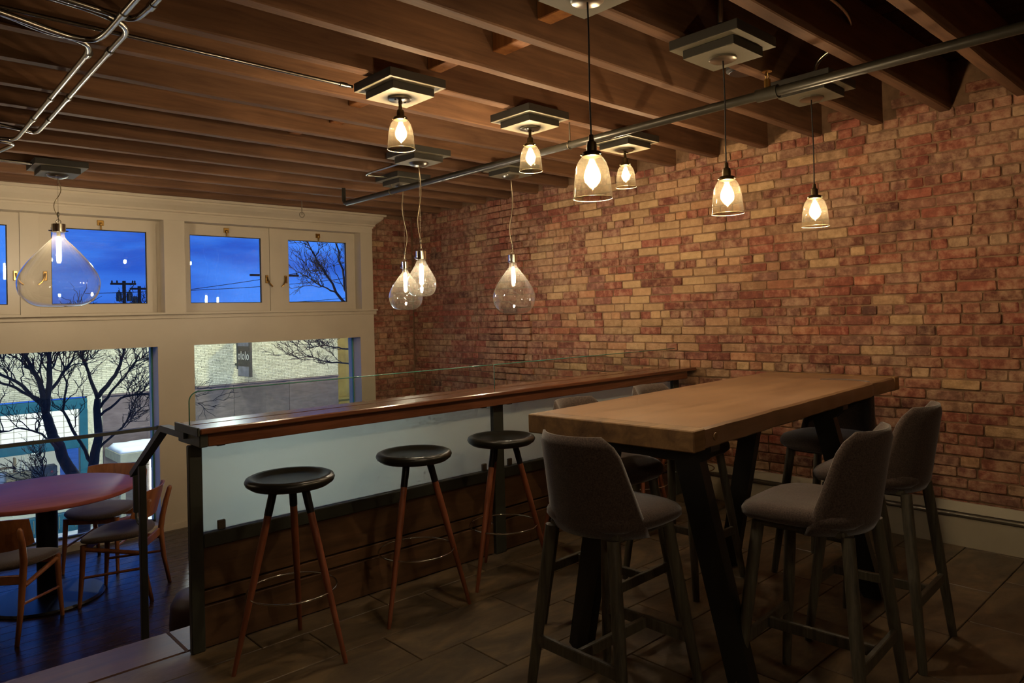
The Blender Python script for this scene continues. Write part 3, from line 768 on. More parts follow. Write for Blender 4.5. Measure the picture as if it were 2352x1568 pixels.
# ================================================================== LOWER DINING CORNER
dt=empty('round_table',(1.02,6.10,ZL),label='round burgundy wood cafe table on a black pedestal by the window',cat='table')
MB().lathe([(0,.742),(.565,.742),(.578,.748),(.582,.76),(.578,.772),(.570,.776),(0,.776)],64).build('table_top',M['burgundy'],dt,smooth=40)
MB().lathe([(0,.715),(.17,.715),(.19,.7415),(0,.7415)],24).build('top_plate',M['black_metal'],dt,smooth=40)
MB().lathe([(.068,.02),(.068,.7145)],20).build('column',M['black_metal'],dt,smooth=True)
MB().lathe([(0,0),(.355,0),(.36,.006),(.35,.022),(.1,.034),(0,.034)],48).build('base',M['black_metal'],dt,smooth=40)
def make_dining_chair():
    t=empty('dining_chair')
    mb=MB(); n=36; rings=[(-.020,.88),(-.012,.97),(0,1.),(.014,.97),(.024,.86),(.028,.6),(.029,.25)]
    for dz,k in rings:
        for i in range(n):
            q=2*PI*i/n; c,s_=math.cos(q),math.sin(q); r=(abs(c)**2.6+abs(s_)**2.6)**(-1/2.6)
            x=.245*k*r*c; y=.225*k*r*s_; x*=1+.10*(y/.225)
            mb.v.append((x,y+.015,.445+dz+.05*(x/.245)**2*.35-.012*(y/.225)))
    m=len(rings)
    for r in range(m-1):
        for i in range(n): mb.f.append((r*n+i,r*n+(i+1)%n,r*n+n+(i+1)%n,r*n+n+i))
    mb.f.append(tuple(range(n))[::-1]); mb.f.append(tuple((m-1)*n+i for i in range(n)))
    mb.build('seat',M['fabric'],t,smooth=True)
    # bent plywood back
    nu,nv=20,8; mb=MB(); th=.006
    for l in (0,1):
        for i in range(nu+1):
            uu=-1+2*i/nu; ang=uu*.62; R=.36
            for j in range(nv+1):
                f=-1+2*j/nv; hh=.105*(1-.22*abs(uu)**3); z=.665+f*hh+.015*uu*uu
                o=(l-.5)*2*th
                mb.v.append(((R+o)*math.sin(ang)*1.12,-.245+R*(1-math.cos(ang))-o*math.cos(ang)-.03*f,z))
    def I(l,i,j): return l*(nu+1)*(nv+1)+i*(nv+1)+j
    for l in (0,1):
        for i in range(nu):
            for j in range(nv): mb.f.append((I(l,i,j),I(l,i+1,j),I(l,i+1,j+1),I(l,i,j+1)))
    for i in range(nu): mb.f += [(I(0,i,0),I(0,i+1,0),I(1,i+1,0),I(1,i,0)),(I(0,i,nv),I(0,i+1,nv),I(1,i+1,nv),I(1,i,nv))]
    for j in range(nv): mb.f += [(I(0,0,j),I(1,0,j),I(1,0,j+1),I(0,0,j+1)),(I(0,nu,j),I(1,nu,j),I(1,nu,j+1),I(0,nu,j+1))]
    mb.build('backrest',M['chair_wood'],t,smooth=40)
    for s in (-1,1):
        MB().tube([(s*.185,-.265,0),(s*.188,-.225,.2),(s*.192,-.205,.40),(s*.205,-.215,.50),(s*.212,-.243,.62),(s*.213,-.268,.705),(s*.213,-.272,.72)],[.013,.017,.021,.021,.019,.017,.009],10).build('rear_leg',M['chair_wood'],t,smooth=True)
        MB().tube([(s*.215,.20,0),(s*.205,.185,.22),(s*.200,.175,.424)],[.012,.017,.020],10).build('front_leg',M['chair_wood'],t,smooth=50)
        MB().tube([(s*.195,-.195,.345),(s*.200,.165,.395)],[.015,.016],8).build('side_rail',M['chair_wood'],t,smooth=50)
        MB().tube([(s*.190,-.205,.235),(s*.206,.178,.20)],.0095,8).build('stretcher',M['chair_wood'],t,smooth=50)
    MB().cbox(-.19,.19,.155,.175,.375,.424,.004).build('front_rail',M['chair_wood'],t)
    MB().cbox(-.185,.185,-.205,-.185,.355,.412,.004).build('rear_rail',M['chair_wood'],t)
    return t
dc0=make_dining_chair()
for i,(x,y,dx,dy,lab) in enumerate(((1.43,5.80,-.82,.57,'wooden dining chair with bent back, nearest the stair handrail'),
        (1.50,6.62,-.62,-.70,'wooden dining chair behind the round table, its back before the window'),
        (.74,5.66,.55,.72,'wooden dining chair at lower left, grey seat edge under the table'),
        (.66,6.52,.70,-.55,'wooden dining chair in shade left of the table pedestal, seat only showing'))):
    o=dc0 if i==0 else copy_tree(dc0)
    o.location=(x,y,ZL); o.rotation_euler=(0,0,math.atan2(dy,dx)-PI/2); tag(o,lab,'chair','wooden dining chairs round the burgundy table')
# rounded dark stool pad tucked below the platform, behind the bar end post
ot=empty('ottoman',(1.52,4.42,ZL),label='dark rounded ottoman on the lower floor behind the bar end post',cat='ottoman')
MB().lathe([(0,.05),(.15,.05),(.178,.09),(.186,.19),(.178,.30),(.15,.355),(.08,.372),(0,.375)],32).build('cushion',M['leather'],ot,smooth=True)
MB().lathe([(0,0),(.13,0),(.13,.0495),(0,.0495)],24).build('plinth',M['black_metal'],ot,smooth=40)

# ================================================================== LAMPS
def plate_parts(t, z=JZ, s=.1675, si=.125, ca=.06):
    a=MB().cbox(-s,s,-s,s,z-.043,z-.0005,.002).build('mounting_plate',M['plate_edge'],t)
    MB().box(-s+.001,s-.001,-s+.001,s-.001,z-.045,z-.0431).build('face_panel',M['plate'],a)
    b=MB().cbox(-si,si,-si,si,z-.083,z-.0455,.002).build('mounting_block',M['plate_edge'],t)
    MB().box(-si+.001,si-.001,-si+.001,si-.001,z-.085,z-.0831).build('face_panel',M['plate'],b)
def bulb(t, z, tube=None, glow='glow'):
    """bulb hanging down from z"""
    if tube is None:
        P=[(.0115,0),(.0125,-.012),(.020,-.032),(.0285,-.055),(.030,-.070),(.026,-.086),(.014,-.101),(.004,-.110),(0,-.117)]
        b=MB().lathe(P,20,(0,0,z)).build('bulb',M['bulb_glass'],t,smooth=True)
        MB().lathe([(0,-.030),(.010,-.033),(.016,-.045),(.0185,-.062),(.015,-.080),(.007,-.088),(0,-.090)],14,(0,0,z)).build('glowing_filament',M[glow],b,smooth=True)
    else:
        L=tube; r=.017
        b=MB().lathe([(.010,0),(.0165,-.012),(r,-.03),(r,-L+.02),(.012,-L+.004),(0,-L)],18,(0,0,z)).build('bulb',M['bulb_glass'],t,smooth=True)
        MB().lathe([(0,-.018),(.008,-.020),(.0122,-.03),(.0122,-L+.032),(.008,-L+.022),(0,-L+.02)],12,(0,0,z)).build('glowing_filament',M['glow_tube'],b,smooth=True)
BELL=[(.030,0),(.033,-.004),(.041,-.012),(.050,-.026),(.057,-.046),(.0615,-.070),(.065,-.100),(.068,-.130),(.0705,-.155)]
def bell(t,z,glow='glow'):
    """socket, collar, shade and bulb; z is the top of the shade"""
    MB().lathe([(0,.072),(.008,.072),(.010,.050),(.017,.045),(.019,.030),(.019,.012),(.032,.010),(.036,.004),(.036,-.006),(.030,-.008),(0,-.008)],20,(0,0,z)).build('socket',M['dark_brass'],t,smooth=40)
    s=MB().lathe(BELL,40,(0,0,z)).build('shade',M['smoke'],t,smooth=True)
    MB().tube([(.0705*math.cos(2*PI*k/48),.0705*math.sin(2*PI*k/48),z-.155) for k in range(48)],.0014,6,closed=True).build('rim',M['brass'] if False else M['glass_rim'],s,smooth=True)
    for k in range(3):
        q=k*2.1+.5; MB().tube([(.030*math.cos(q),.030*math.sin(q),z-.001),(.043*math.cos(q),.043*math.sin(q),z-.001)],.0032,6).build('thumb_screw',M['dark_brass'],t)
    bulb(t,z-.010,None,glow)
M['glass_rim']=plain('ground_rim',lin('#d8c69a'),.15,0,.8)
FILL_LAMPS_BEHIND=[(-.9,-1.5,'added flush bell lamp behind the viewpoint, filling the foreground with light'),(1.2,-1.6,'second added bell lamp behind the viewpoint, filling the foreground with light')]   # unseen lamps added to brighten the foreground
for (x,y,lab) in FILL_LAMPS_BEHIND+list(((2.063,3.03,'ceiling lamp with smoked bell shade on square plate, nearest of the three flush lamps'),(3.0,3.045,'ceiling lamp with smoked bell shade, middle of the three mounted on square plates'),(3.93,3.06,'ceiling lamp with smoked bell shade, smallest and closest to the brick wall top'))):
    t=empty('ceiling_lamp',(x,y,0),label=lab,cat='lamp',group='flush bell lamps'); plate_parts(t)
    MB().lathe([(0,-.012),(.055,-.012),(.060,-.008),(.060,0),(0,0)],28,(0,0,2.6148)).build('canopy',M['canopy'],t,smooth=40)
    for s in (-1,1): MB().lathe([(0,-.006),(.004,-.006),(.004,0),(0,0)],8,(s*.036,s*.01,2.6025)).build('screw',M['dark_brass'],t)
    MB().lathe([(0,0),(.009,0),(.011,-.008),(.009,-.016),(.011,-.022),(0,-.022)],14,(0,0,2.6026)).build('stem',M['dark_brass'],t,smooth=40)
    bell(t,2.545-.036,'glow_fill' if y<0 else 'glow')
rl=random.Random(9)
for (x,y,zr,lab) in ((1.935,1.655,1.902,'nearest and largest hanging bell pendant over the near table end'),(2.862,1.668,1.920,'middle hanging bell pendant above the communal table'),(3.785,1.69,1.925,'hanging bell pendant furthest right, before the brick wall')):
    t=empty('pendant_lamp',(x,y,0),label=lab,cat='pendant lamp',group='bell pendants over the table'); plate_parts(t)
    MB().lathe([(0,-.012),(.055,-.012),(.060,-.008),(.060,0),(0,0)],28,(0,0,2.6148)).build('canopy',M['canopy'],t,smooth=40)
    zt=zr+.155; a=rl.uniform(0,6)
    n=14; MB().tube([(.004*math.sin(3.1*k/n+a)*math.sin(PI*k/n),.004*math.cos(2.3*k/n+a)*math.sin(PI*k/n),2.604+(zt+.069-2.604)*k/n) for k in range(n+1)],.0032,6).build('cord',M['cord'],t,smooth=True)
    bell(t,zt)
def teardrop(x,y,zb,dia,h,cr,ch,tubeL,lab,wav):
    t=empty('teardrop_lamp',(x,y,0),label=lab,cat='pendant lamp',group='clear teardrop pendants'); plate_parts(t)
    MB().lathe([(0,-.03),(.03,-.028),(.062,-.016),(.072,0),(0,0)],28,(0,0,2.6148)).build('canopy',M['canopy'],t,smooth=40)
    R=dia/2; nk=cr*.80
    pts=[(nk,1.0),(nk*1.02,.965),(nk*1.22,.91),(nk+(R-nk)*.22,.83),(nk+(R-nk)*.46,.72),(nk+(R-nk)*.68,.61),(nk+(R-nk)*.86,.50),(nk+(R-nk)*.965,.41),(R,.325),(R*.985,.245),(R*.93,.165),(R*.82,.09),(R*.66,.032),(R*.46,.004),(R*.2,0),(0,0)]
    # smooth profile (Catmull-Rom)
    sm=[]
    for i in range(len(pts)-1):
        p0,p1,p2,p3=[pts[min(max(k,0),len(pts)-1)] for k in (i-1,i,i+1,i+2)]
        for s in (0,.5):
            f=lambda a,b,c,d:.5*((2*b)+(-a+c)*s+(2*a-5*b+4*c-d)*s*s+(-a+3*b-3*c+d)*s**3)
            sm.append((max(0,f(p0[0],p1[0],p2[0],p3[0])),zb+h*f(p0[1],p1[1],p2[1],p3[1])))
    sm.append((0,zb))
    MB().lathe(sm,40).build('glass_drop',M['drop'],t,smooth=True)
    zc=zb+h
    MB().lathe([(0,ch),(cr*.7,ch),(cr,ch-.003),(cr,.0),(cr*.86,-.002),(0,-.002)],28,(0,0,zc)).build('cap',M['chrome'],t,smooth=40)
    for s in (-1,1): MB().tube([(s*cr*.9,0,zc+.008),(s*(cr+.016),0,zc+.008)],.0045,8).build('thumb_screw',M['chrome'],t,smooth=40)
    MB().tube([(.016*math.cos(q),0,zc+ch+.014+.016*math.sin(q)) for q in [2*PI*k/16 for k in range(16)]],.0024,6,closed=True).build('ring',M['chrome'],t,smooth=True)
    MB().tube([(0,0,zc+ch+.03),(0,0,2.586)],.0011,5).build('suspension_wire',M['brushed'],t)
    MB().lathe([(0,-.02),(.006,-.015),(.008,0),(.006,.015),(0,.02)],10,(0,0,zc+ch+.07)).build('wire_clamp',M['brushed'],t,smooth=True)
    n=26; path=[]
    for k in range(n+1):
        f=k/n; path.append((wav*math.sin(f*PI*2.1+.4)*math.sin(PI*f)**.8,.4*wav*math.sin(f*PI*3)*math.sin(PI*f),2.588+(zc+ch+.012-2.588)*f))
    MB().tube(path,.0034,7).build('cord',M['cord_clear'],t,smooth=True)
    MB().lathe([(0,-.03),(.012,-.03),(.014,0),(0,0)],14,(0,0,zc-.0025)).build('lamp_holder',M['brushed'],t,smooth=40)
    bulb(t,zc-.033,tubeL)
    return t
teardrop(1.125,6.115,1.640,.530,.555,.047,.060,.20,'largest clear teardrop pendant, hanging alone before the left windows',.03)
teardrop(-1.0,5.7,1.60,.40,.45,.04,.06,.18,'added clear teardrop pendant, unseen at left, lighting the lower floor',.03)  # unseen pendant added to light the round table
teardrop(3.455,5.06,1.560,.285,.350,.029,.062,.17,'clear teardrop pendant partly hidden behind the smallest drop',-.03)
teardrop(3.035,4.24,1.645,.213,.270,.038,.062,.16,'smallest clear teardrop pendant, front one of the overlapping pair',.025)
teardrop(3.920,4.215,1.505,.345,.410,.037,.066,.16,'clear teardrop pendant right of the pair, against the brick wall',.03)

# ================================================================== PIPES UNDER THE JOISTS
sp=empty('sprinkler_pipe',(0,0,0),label='long dark sprinkler pipe running under the joists towards the window wall',cat='pipe')
PX,PZ=3.335,2.555
MB().tube([(PX,-2.0,PZ),(PX,5.80,PZ)],.0235,14).build('pipe',M['pipe'],sp,smooth=50)
MB().tube([(PX,5.79,PZ),(PX,5.825,PZ+.004),(PX,5.845,PZ+.03),(PX,5.845,PZ+.144)],.018,12).build('elbow',M['pipe'],sp,smooth=50)
MB().tube([(PX,1.65,PZ),(PX,1.76,PZ)],.033,14).build('tee',M['pipe'],sp,smooth=50)
hd=MB().tube([(PX,1.705,PZ+.02),(PX,1.705,PZ+.07)],.016,12).build('sprinkler_head',M['brass'],sp,smooth=50)
for s in (-1,1): MB().tube([(PX+s*.006,1.705,PZ+.07),(PX+s*.018,1.705,PZ+.085),(PX+s*.006,1.705,PZ+.108)],.003,6).build('frame_arm',M['brass'],hd)
MB().lathe([(0,0),(.024,0),(.024,.003),(0,.003)],16,(PX,1.705,PZ+.108)).build('deflector',M['brass'],hd)
for y in (joists[13+2]+.03,joists[20]+.03,joists[24]+.03):
    MB().tube([(PX,y,PZ+.0),(PX,y,JZ)],.005,6).build('hanger_rod',M['brushed'],sp)
    MB().tube([(PX+.026*math.cos(q),y,PZ+.026*math.sin(q)) for q in [2*PI*k/18 for k in range(18)]],.004,6,closed=True).build('hanger_ring',M['brushed'],sp)
def smooth_path(P,it=3):
    P=[Vector(p) for p in P]
    for _ in range(it):
        Q=[P[0]]
        for a,b in zip(P,P[1:]): Q += [a.lerp(b,.25),a.lerp(b,.75)]
        Q.append(P[-1]); P=Q
    return P
def conduit(path,z,lab,straps=(),r=.0125):
    t=empty('conduit',(0,0,0),label=lab,cat='conduit',group='galvanised conduits under the joists')
    MB().tube(smooth_path([(p[0],p[1],(p[2] if len(p)>2 else z)) for p in path]),r,10).build('tube',M['emt'],t,smooth=50)
    for (x,y,ax) in straps:
        d=Vector((0,.02,0)) if ax=='y' else Vector((.02,0,0)); c=Vector((x,y,z)); MB().tube([c-d,c+d],r+.004,12).build('coupling',M['emt'],t,smooth=50)
    return t
conduit([(.752,.2),(.752,2.4),(.750,2.95),(.748,3.20),(.70,3.262),(.58,3.232),(.40,3.14),(-.3,2.9)],2.652,'uppermost bent conduit crossing the top left corner of the ceiling',[(.750,2.90,'y')])
conduit([(-.3,2.95),(.40,3.17),(.56,3.285),(.68,3.29),(.752,3.36),(.754,3.7),(.757,5.0),(.758,5.30),(.70,5.345),(-.3,5.36)],2.664,'left of the two parallel conduits running towards the window',[(.7545,3.45,'y'),(.756,4.25,'y'),(.757,4.72,'y')])
conduit([(.823,.2),(.823,2.5),(.823,2.90),(.80,2.985),(.70,2.962),(.55,2.93),(-.3,2.80)],2.672,'short bent conduit at the top edge right of the corner bundle',[(.823,2.80,'y')])
conduit([(-.3,2.82),(.55,2.955),(.74,3.01),(.826,3.10),(.824,3.30),(.830,4.2),(.836,4.9),(.834,5.12),(.77,5.07),(.55,4.99),(-.3,4.95)],2.676,'right of the two parallel conduits running towards the window',[(.8245,3.40,'y'),(.831,4.22,'y'),(.834,4.74,'y')])
conduit([(-.3,5.42),(.62,5.42),(.775,5.42),(.752,5.60),(.722,5.75),(.69,6.05)],2.668,'lowest bent conduit at the left picture edge',[])
conduit([(.0,6.03),(.60,6.03),(.955,6.045)],2.668,'short conduit feeding the plate of the largest teardrop lamp',[],.010)
conduit([(-.3,3.18),(1.0,3.19),(1.5,3.20),(1.893,3.205)],2.684,'thin straight conduit feeding the nearest flush ceiling lamp',[(1.84,3.204,'x')],.0085)
conduit([(3.07,4.409),(3.07,4.70),(3.072,5.07),(3.16,5.065),(3.286,5.05)],2.668,'small bent conduit joining the plates of the overlapping teardrop pair',[(3.07,4.52,'y')],.009)
conduit([(2.70,1.48,2.95),(2.70,1.53,2.94),(2.70,1.57,2.86),(2.70,1.58,2.702)],2.9,'conduit dropping to the plate of the middle bell pendant',[],.011)
conduit([(2.55,1.30,2.86),(3.0,1.32,2.86),(3.45,1.34,2.86),(3.69,1.45,2.84),(3.70,1.62,2.78),(3.70,1.625,2.702)],2.86,'conduit bending down to the plate of the right bell pendant',[],.011)
spk=empty('ceiling_speaker',(3.46,1.90,2.79),label='black round speaker tucked between two joists near the sprinkler head',cat='speaker')
MB().lathe([(0,-.05),(.075,-.05),(.088,-.04),(.09,.05),(.07,.21),(0,.2095)],28).build('housing',M['cord'],spk,smooth=40)
MB().lathe([(0,-.054),(.07,-.054),(.074,-.0505),(0,-.0505)],28).build('grille',M['black_metal'],spk,smooth=40)

# ================================================================== OUTSIDE: STREET, SHOP, TREES, POLES
YF, ZS = 26.0, -4.9
gs=struct('street_ground',MB().box(-30,60,8.5,70,ZS-.2,ZS),M['asphalt'])
bd=empty('shop_building',(0,YF,0),label='cream brick shop building across the street with teal shopfront',cat='building')
MB().box(-14,14.42,.06,9,-.75,1.55).build('upper_wall',M['cream_joint'],bd)
MB().box(-14,14.42,.02,.4,1.5501,1.75).build('parapet',M['mauve'],bd)
cb=MB(); rr_=random.Random(31); z=-.745; k=0
while z<1.5:
    x=.6-(.13 if k%2 else 0)
    while x<14.4:
        l=.252+rr_.uniform(-.004,.004); a=max(x,.6); b_=min(x+l,14.415); d=rr_.uniform(-.004,.004)
        if b_-a>.03: cb.box(a,b_,.035+d,.0598,z+.004,z+.053)
        x+=l+.008
    z+=.058; k+=1
tag(cb.build('brick_courses',M['cream_brick'],bd,fix=False),kind='stuff')
# stone clad band, in big slabs
xx=5.92; i=0
while xx<14.3:
    x1=min(xx+2.13,14.40)
    for z0,z1 in ((-1.95,-.80),(-3.2,-1.958),(ZS,-3.208)):
        MB().cbox(xx+.004,x1-.004,.02,.30,z0,z1,.01).build('stone_slab',M['mauve'],bd)
    xx=x1; i+=1
MB().cbox(5.92,14.41,-.03,.3,-.80,-.752,.008).build('band_moulding',M['mauve'],bd)
MB().box(5.49,5.915,.03,.3,ZS,-.751).build('pilaster',M['cream_brick'],bd)
# teal shopfront
sf=empty('shopfront',(0,YF,0),label='teal framed lit shopfront under the bare street trees',cat='shopfront')
for nm,b_ in (('fascia_beam',(-3,5.48,-.06,.2,-1.12,-.80)),('transom_beam',(-3,5.26,-.05,.2,-2.34,-2.04)),('frame_post',(5.262,5.485,-.07,.2,ZS,-1.121)),('frame_post',(1.1,1.3,-.05,.2,ZS,-2.341)),('bulkhead',(-3,5.26,-.05,.2,ZS,-4.32))):
    MB().cbox(*b_,.01).build(nm,M['teal'],sf)
for i in range(18):
    x=1.35+i*.22
    MB().cbox(x,x+.018,-.075,-.0505,ZS+.12,-4.38,.003).build('bulkhead_bar',M['cream_joint'],sf)
MB().box(-3,5.26,.10,.12,-2.039,-1.121).build('lit_transom_pane',M['shop_window'],sf)
x=1.6
while x<5.2:
    MB().box(x,x+.012,.08,.099,-2.039,-1.121).build('muntin',M['cream_joint'],sf); x+=.325
for z in (-1.30,-1.48,-1.66,-1.84): MB().box(-3,5.26,.07,.0795,z,z+.012).build('muntin',M['cream_joint'],sf)
MB().box(-3,5.26,3.0,3.1,-4.319,-2.341).build('lit_back_wall',M['shop_inner'],sf)
MB().box(-3,5.26,.25,2.99,-4.419,-4.32).build('display_floor',M['shop_wall'],sf)
MB().box(-3,5.26,.06,.07,-4.319,-2.341).build('display_pane',M['pane'],sf)
li=tag(MB().cbox(4.05,4.35,.6,.75,-2.44,-2.345,.01).build('display_lamp',M['shop_light']),'small bright lamp hanging inside the shop display window','lamp'); li.location=(0,YF,0)
# things in the display window
def thing(name,loc,label,cat,parts,group=None):
    t=empty(name,loc,label=label,cat=cat,group=group)
    for nm,mb,mt in parts: mb.build(nm,mt,t)
    return t
thing('book_rack',(3.05,YF+.9,-4.32),'tall wooden rack of pale books at the left of the shop display','shelf',
  [('side_board',MB().box(-.75,-.70,0,.3,0,1.75),M['cardboard']),('side_board',MB().box(.62,.67,0,.3,0,1.75),M['cardboard'])]+[('shelf_board',MB().box(-.6995,.6195,0,.3,z,z+.03),M['cardboard']) for z in (.1,.55,1.0,1.45)])
rs_=random.Random(17); bk=[]
for z in (.13,.58,1.03):
    x=-.67
    while x<.56:
        wd=rs_.uniform(.05,.12); hgt=rs_.uniform(.26,.38)
        o=MB().cbox(0,wd-.006,0,.2,0,hgt,.005).build('book',rs_.choice([M['shop_wall'],M['cardboard'],M['white_text'],M['teal'],M['snow']]),None,loc=(3.05+x,YF+.92,-4.32+z))
        tag(o,'upright book among the rows on the shop display rack','book','books in the shop display'); x+=wd
thing('easel',(3.86,YF+.7,-4.32),'pale easel leaning in the shop display beside the book rack','easel',[('leg',MB().tube([(-.28,0,0),(.02,.25,1.8)],.022,6),M['shop_wall']),('leg',MB().tube([(.32,0,0),(.06,.25,1.8)],.022,6),M['shop_wall']),('crossbar',MB().tube([(-.21,.06,.5),(.25,.06,.5)],.018,6),M['shop_wall']),('board',MB().cbox(-.42,.22,.05,.09,.6,1.35,.01),M['cardboard'])])
thing('display_case',(4.45,YF+.9,-4.32),'dark glossy display case with red ornaments inside the shop','case',[('case_body',MB().cbox(-.36,.36,0,.4,.9,1.38,.03),M['steel']),('stand',MB().cbox(-.06,.06,.1,.3,0,.8995,.01),M['steel']),('ornament',MB().lathe([(0,-.05),(.05,0),(0,.05)],8,(-.05,-.06,1.44)),M['red']),('ornament',MB().lathe([(0,-.05),(.05,0),(0,.05)],8,(.2,-.06,1.2)),M['red'])])
# glowing panes added along the street front to light the frosted bar glass
for a,b_ in ((7.3,9.2),(9.5,11.4),(11.7,13.6)):
    MB().box(a,b_,-.02,.01,-4.55,-2.75).build('added_glow_pane',M['added_pane'],bd)
    MB().cbox(a-.06,b_+.06,-.03,.012,-2.749,-2.68,.01).build('window_head',M['mauve'],bd)
# snow covered entrance canopy
cn=empty('entrance_canopy',(0,0,0),label='concrete entrance canopy topped with thick white snow beside the shop',cat='canopy')
MB().cbox(5.957,9.2,24.2,25.97,-2.74,-2.44,.02).build('slab',M['concrete'],cn)
sn=MB(); nx_,ny_=18,8; rs=random.Random(2)
for i in range(nx_+1):
    for j in range(ny_+1):
        e=min(i,nx_-i,j,ny_-j); sn.v.append((5.97+3.2*i/nx_,24.21+1.74*j/ny_,-2.4385+(0 if e==0 else .085+rs.uniform(-.012,.012)+(.05 if j>ny_-3 else 0))))
for i in range(nx_):
    for j in range(ny_): a=i*(ny_+1)+j; sn.f.append((a,a+ny_+1,a+ny_+2,a+1))
sn.f.append(tuple([i*(ny_+1) for i in range(nx_+1)]+[nx_*(ny_+1)+j for j in range(1,ny_+1)]+[i*(ny_+1)+ny_ for i in range(nx_-1,-1,-1)]+[j for j in range(ny_-1,0,-1)]))
sn.build('snow_cover',M['snow'],cn,smooth=True)
for x in (6.05,9.1): MB().cbox(x-.07,x+.07,24.28,24.42,ZS,-2.7405,.01).build('column',M['concrete'],cn)
# blade sign
sg=empty('blade_sign',(10.26,0,0),label='dark projecting blade sign with outlined letters on the cream brick wall',cat='sign')
MB().cbox(-.04,.04,24.62,25.72,-.46,.98,.01).build('sign_board',M['sign'],sg)
for z0,z1 in ((-.44,-.10),(.62,.96)): MB().box(-.0415,-.0402,24.74,25.70,z0,z1).build('sign_panel',M['sign2'],sg)
MB().tube([(0,25.80,-.22),(0,25.80,1.1)],.045,8).build('mount_pole',M['steel'],sg,smooth=50)
for z in (-.05,.8): MB().tube([(0,25.72,z),(0,25.97,z)],.05,8).build('mount_arm',M['steel'],sg,smooth=50)
cu=bpy.data.curves.new('sign_text','FONT'); cu.body='ololo'; cu.size=.44; cu.align_x='CENTER'; cu.align_y='CENTER'; cu.extrude=.003; cu.space_character=1.08
to=bpy.data.objects.new('tmp',cu); scene.collection.objects.link(to); bpy.context.view_layer.update()
me=bpy.data.meshes.new_from_object(to.evaluated_get(bpy.context.evaluated_depsgraph_get())); bpy.data.objects.remove(to)
me.materials.clear(); me.materials.append(M['white_text'])
lo=bpy.data.objects.new('sign_lettering',me); scene.collection.objects.link(lo); lo.parent=sg
lo.matrix_local=Matrix(((0,0,-1,-.045),(-1,0,0,25.2),(0,1,0,.27),(0,0,0,1)))
# neighbour to the right
nb=empty('stucco_building',(0,27.2,0),label='tan stucco building beyond the right end of the cream brick wall',cat='building')
MB().box(14.43,30,0,6,ZS,1.5).build('wall',M['stucco'],nb); MB().cbox(14.43,30,-.12,-.001,-1.9,-1.8,.01).build('ledge',M['stucco'],nb)
# trees
def tree(name,loc,limbs,label,seed,twig=(3,.9),group='bare street trees'):
    """limbs: list of (points, r0, r1); twigs sprout from every limb"""
    t=empty(name,loc,label=label,cat='tree',group=group); rg=random.Random(seed); tr=MB(); tw=MB()
    def wig(a,b,n,amp):
        a=Vector(a);b=Vector(b); L=(b-a).length; P=[a]
        for i in range(1,n): P.append(a.lerp(b,i/n)+Vector((rg.uniform(-1,1),rg.uniform(-1,1),rg.uniform(-1,1)))*amp*L)
        P.append(b); return P
    def sprout(P,lv,r,L):
        n=len(P)
        cnt={0:10,1:6,2:3}[lv]
        for _ in range(cnt):
            i=rg.randrange(max(1,n//3),n); p=P[i]; d=(P[i]-P[i-1]).normalized()
            v=(d*.9+Vector((rg.uniform(-1,1),rg.uniform(-.8,.8),rg.uniform(-.35,.9)))*.85).normalized()
            l=L*rg.uniform(.5,1.1); Q=wig(p,p+v*l,5,.07)
            tw.tube(Q,[r*(1-.8*k/5)+.003 for k in range(6)],4 if lv else 5,caps=False)
            if lv<2: sprout(Q,lv+1,r*.5,l*.6)
    for (pts,r0,r1) in limbs:
        P=[]
        for a,b in zip(pts,pts[1:]): P += wig(a,b,4,.035)[:-1]
        P.append(Vector(pts[-1])); n=len(P)
        tr.tube(P,[.75*(r0+(r1-r0)*k/(n-1)) for k in range(n)],8)
        if r0<.13: sprout(P,0,max(.009,r1*.5),twig[1])
    tr.build('trunk',M['bark'],t,smooth=True); tag(tw.build('twigs',M['twig'],t,fix=False),kind='stuff')
    return t
T1=(3.55,17,ZS)
tree('street_tree',(0,17,0),[([(3.75,0,ZS),(3.32,0,-1.55),(2.98,.05,-.75),(2.85,.05,-.25)],.17,.11),([(2.85,.05,-.25),(2.78,0,.3),(2.62,.1,.75),(2.5,.1,1.15)],.085,.03),([(2.87,.05,-.2),(2.93,0,.4),(2.93,0,.8),(2.98,.1,1.25)],.09,.035),([(2.82,.05,-.1),(2.45,-.2,.35),(2.0,-.3,.7),(1.5,-.4,1.0)],.06,.015),([(2.80,0,.0),(2.4,.3,.30),(1.95,.4,.52),(1.5,.4,.6)],.05,.012),([(2.90,.1,.15),(3.15,.3,.4),(3.4,.3,.8),(3.5,.3,1.15)],.05,.012),([(3.1,0,-1.05),(2.75,-.2,-.62),(2.4,-.3,-.45),(2.0,-.3,-.5)],.035,.01),([(3.4,0,-1.9),(2.9,-.2,-1.75),(2.6,-.2,-1.3)],.04,.012)],
   'bare street tree with leaning forked trunk before the teal shop window',4)
tree('street_tree',(0,17.6,0),[([(3.85,0,ZS),(3.80,0,-1.6),(3.93,0,-.9),(3.92,0,-.1)],.17,.09),([(3.92,0,-.1),(3.80,.1,.35),(3.68,.1,.75),(3.6,.1,1.1)],.06,.02),([(3.93,0,-.05),(4.25,-.1,.4),(4.42,-.1,.85),(4.5,0,1.2)],.07,.02),([(3.95,0,-.3),(4.3,.2,.1),(4.7,.3,.55),(5.1,.3,.9)],.045,.012),([(3.93,0,-.5),(4.3,-.3,-.1),(4.75,-.3,-.05),(5.3,-.4,-.2)],.04,.01),([(3.9,0,-1.2),(4.35,-.2,-.75),(4.6,-.2,-.35)],.04,.012),([(3.80,0,-1.5),(3.55,.2,-.9),(3.30,.2,-.3),(3.38,.2,.3),(3.25,.2,.95)],.055,.015)],
   'bare street tree with dark upright trunk right of the teal shopfront',8)
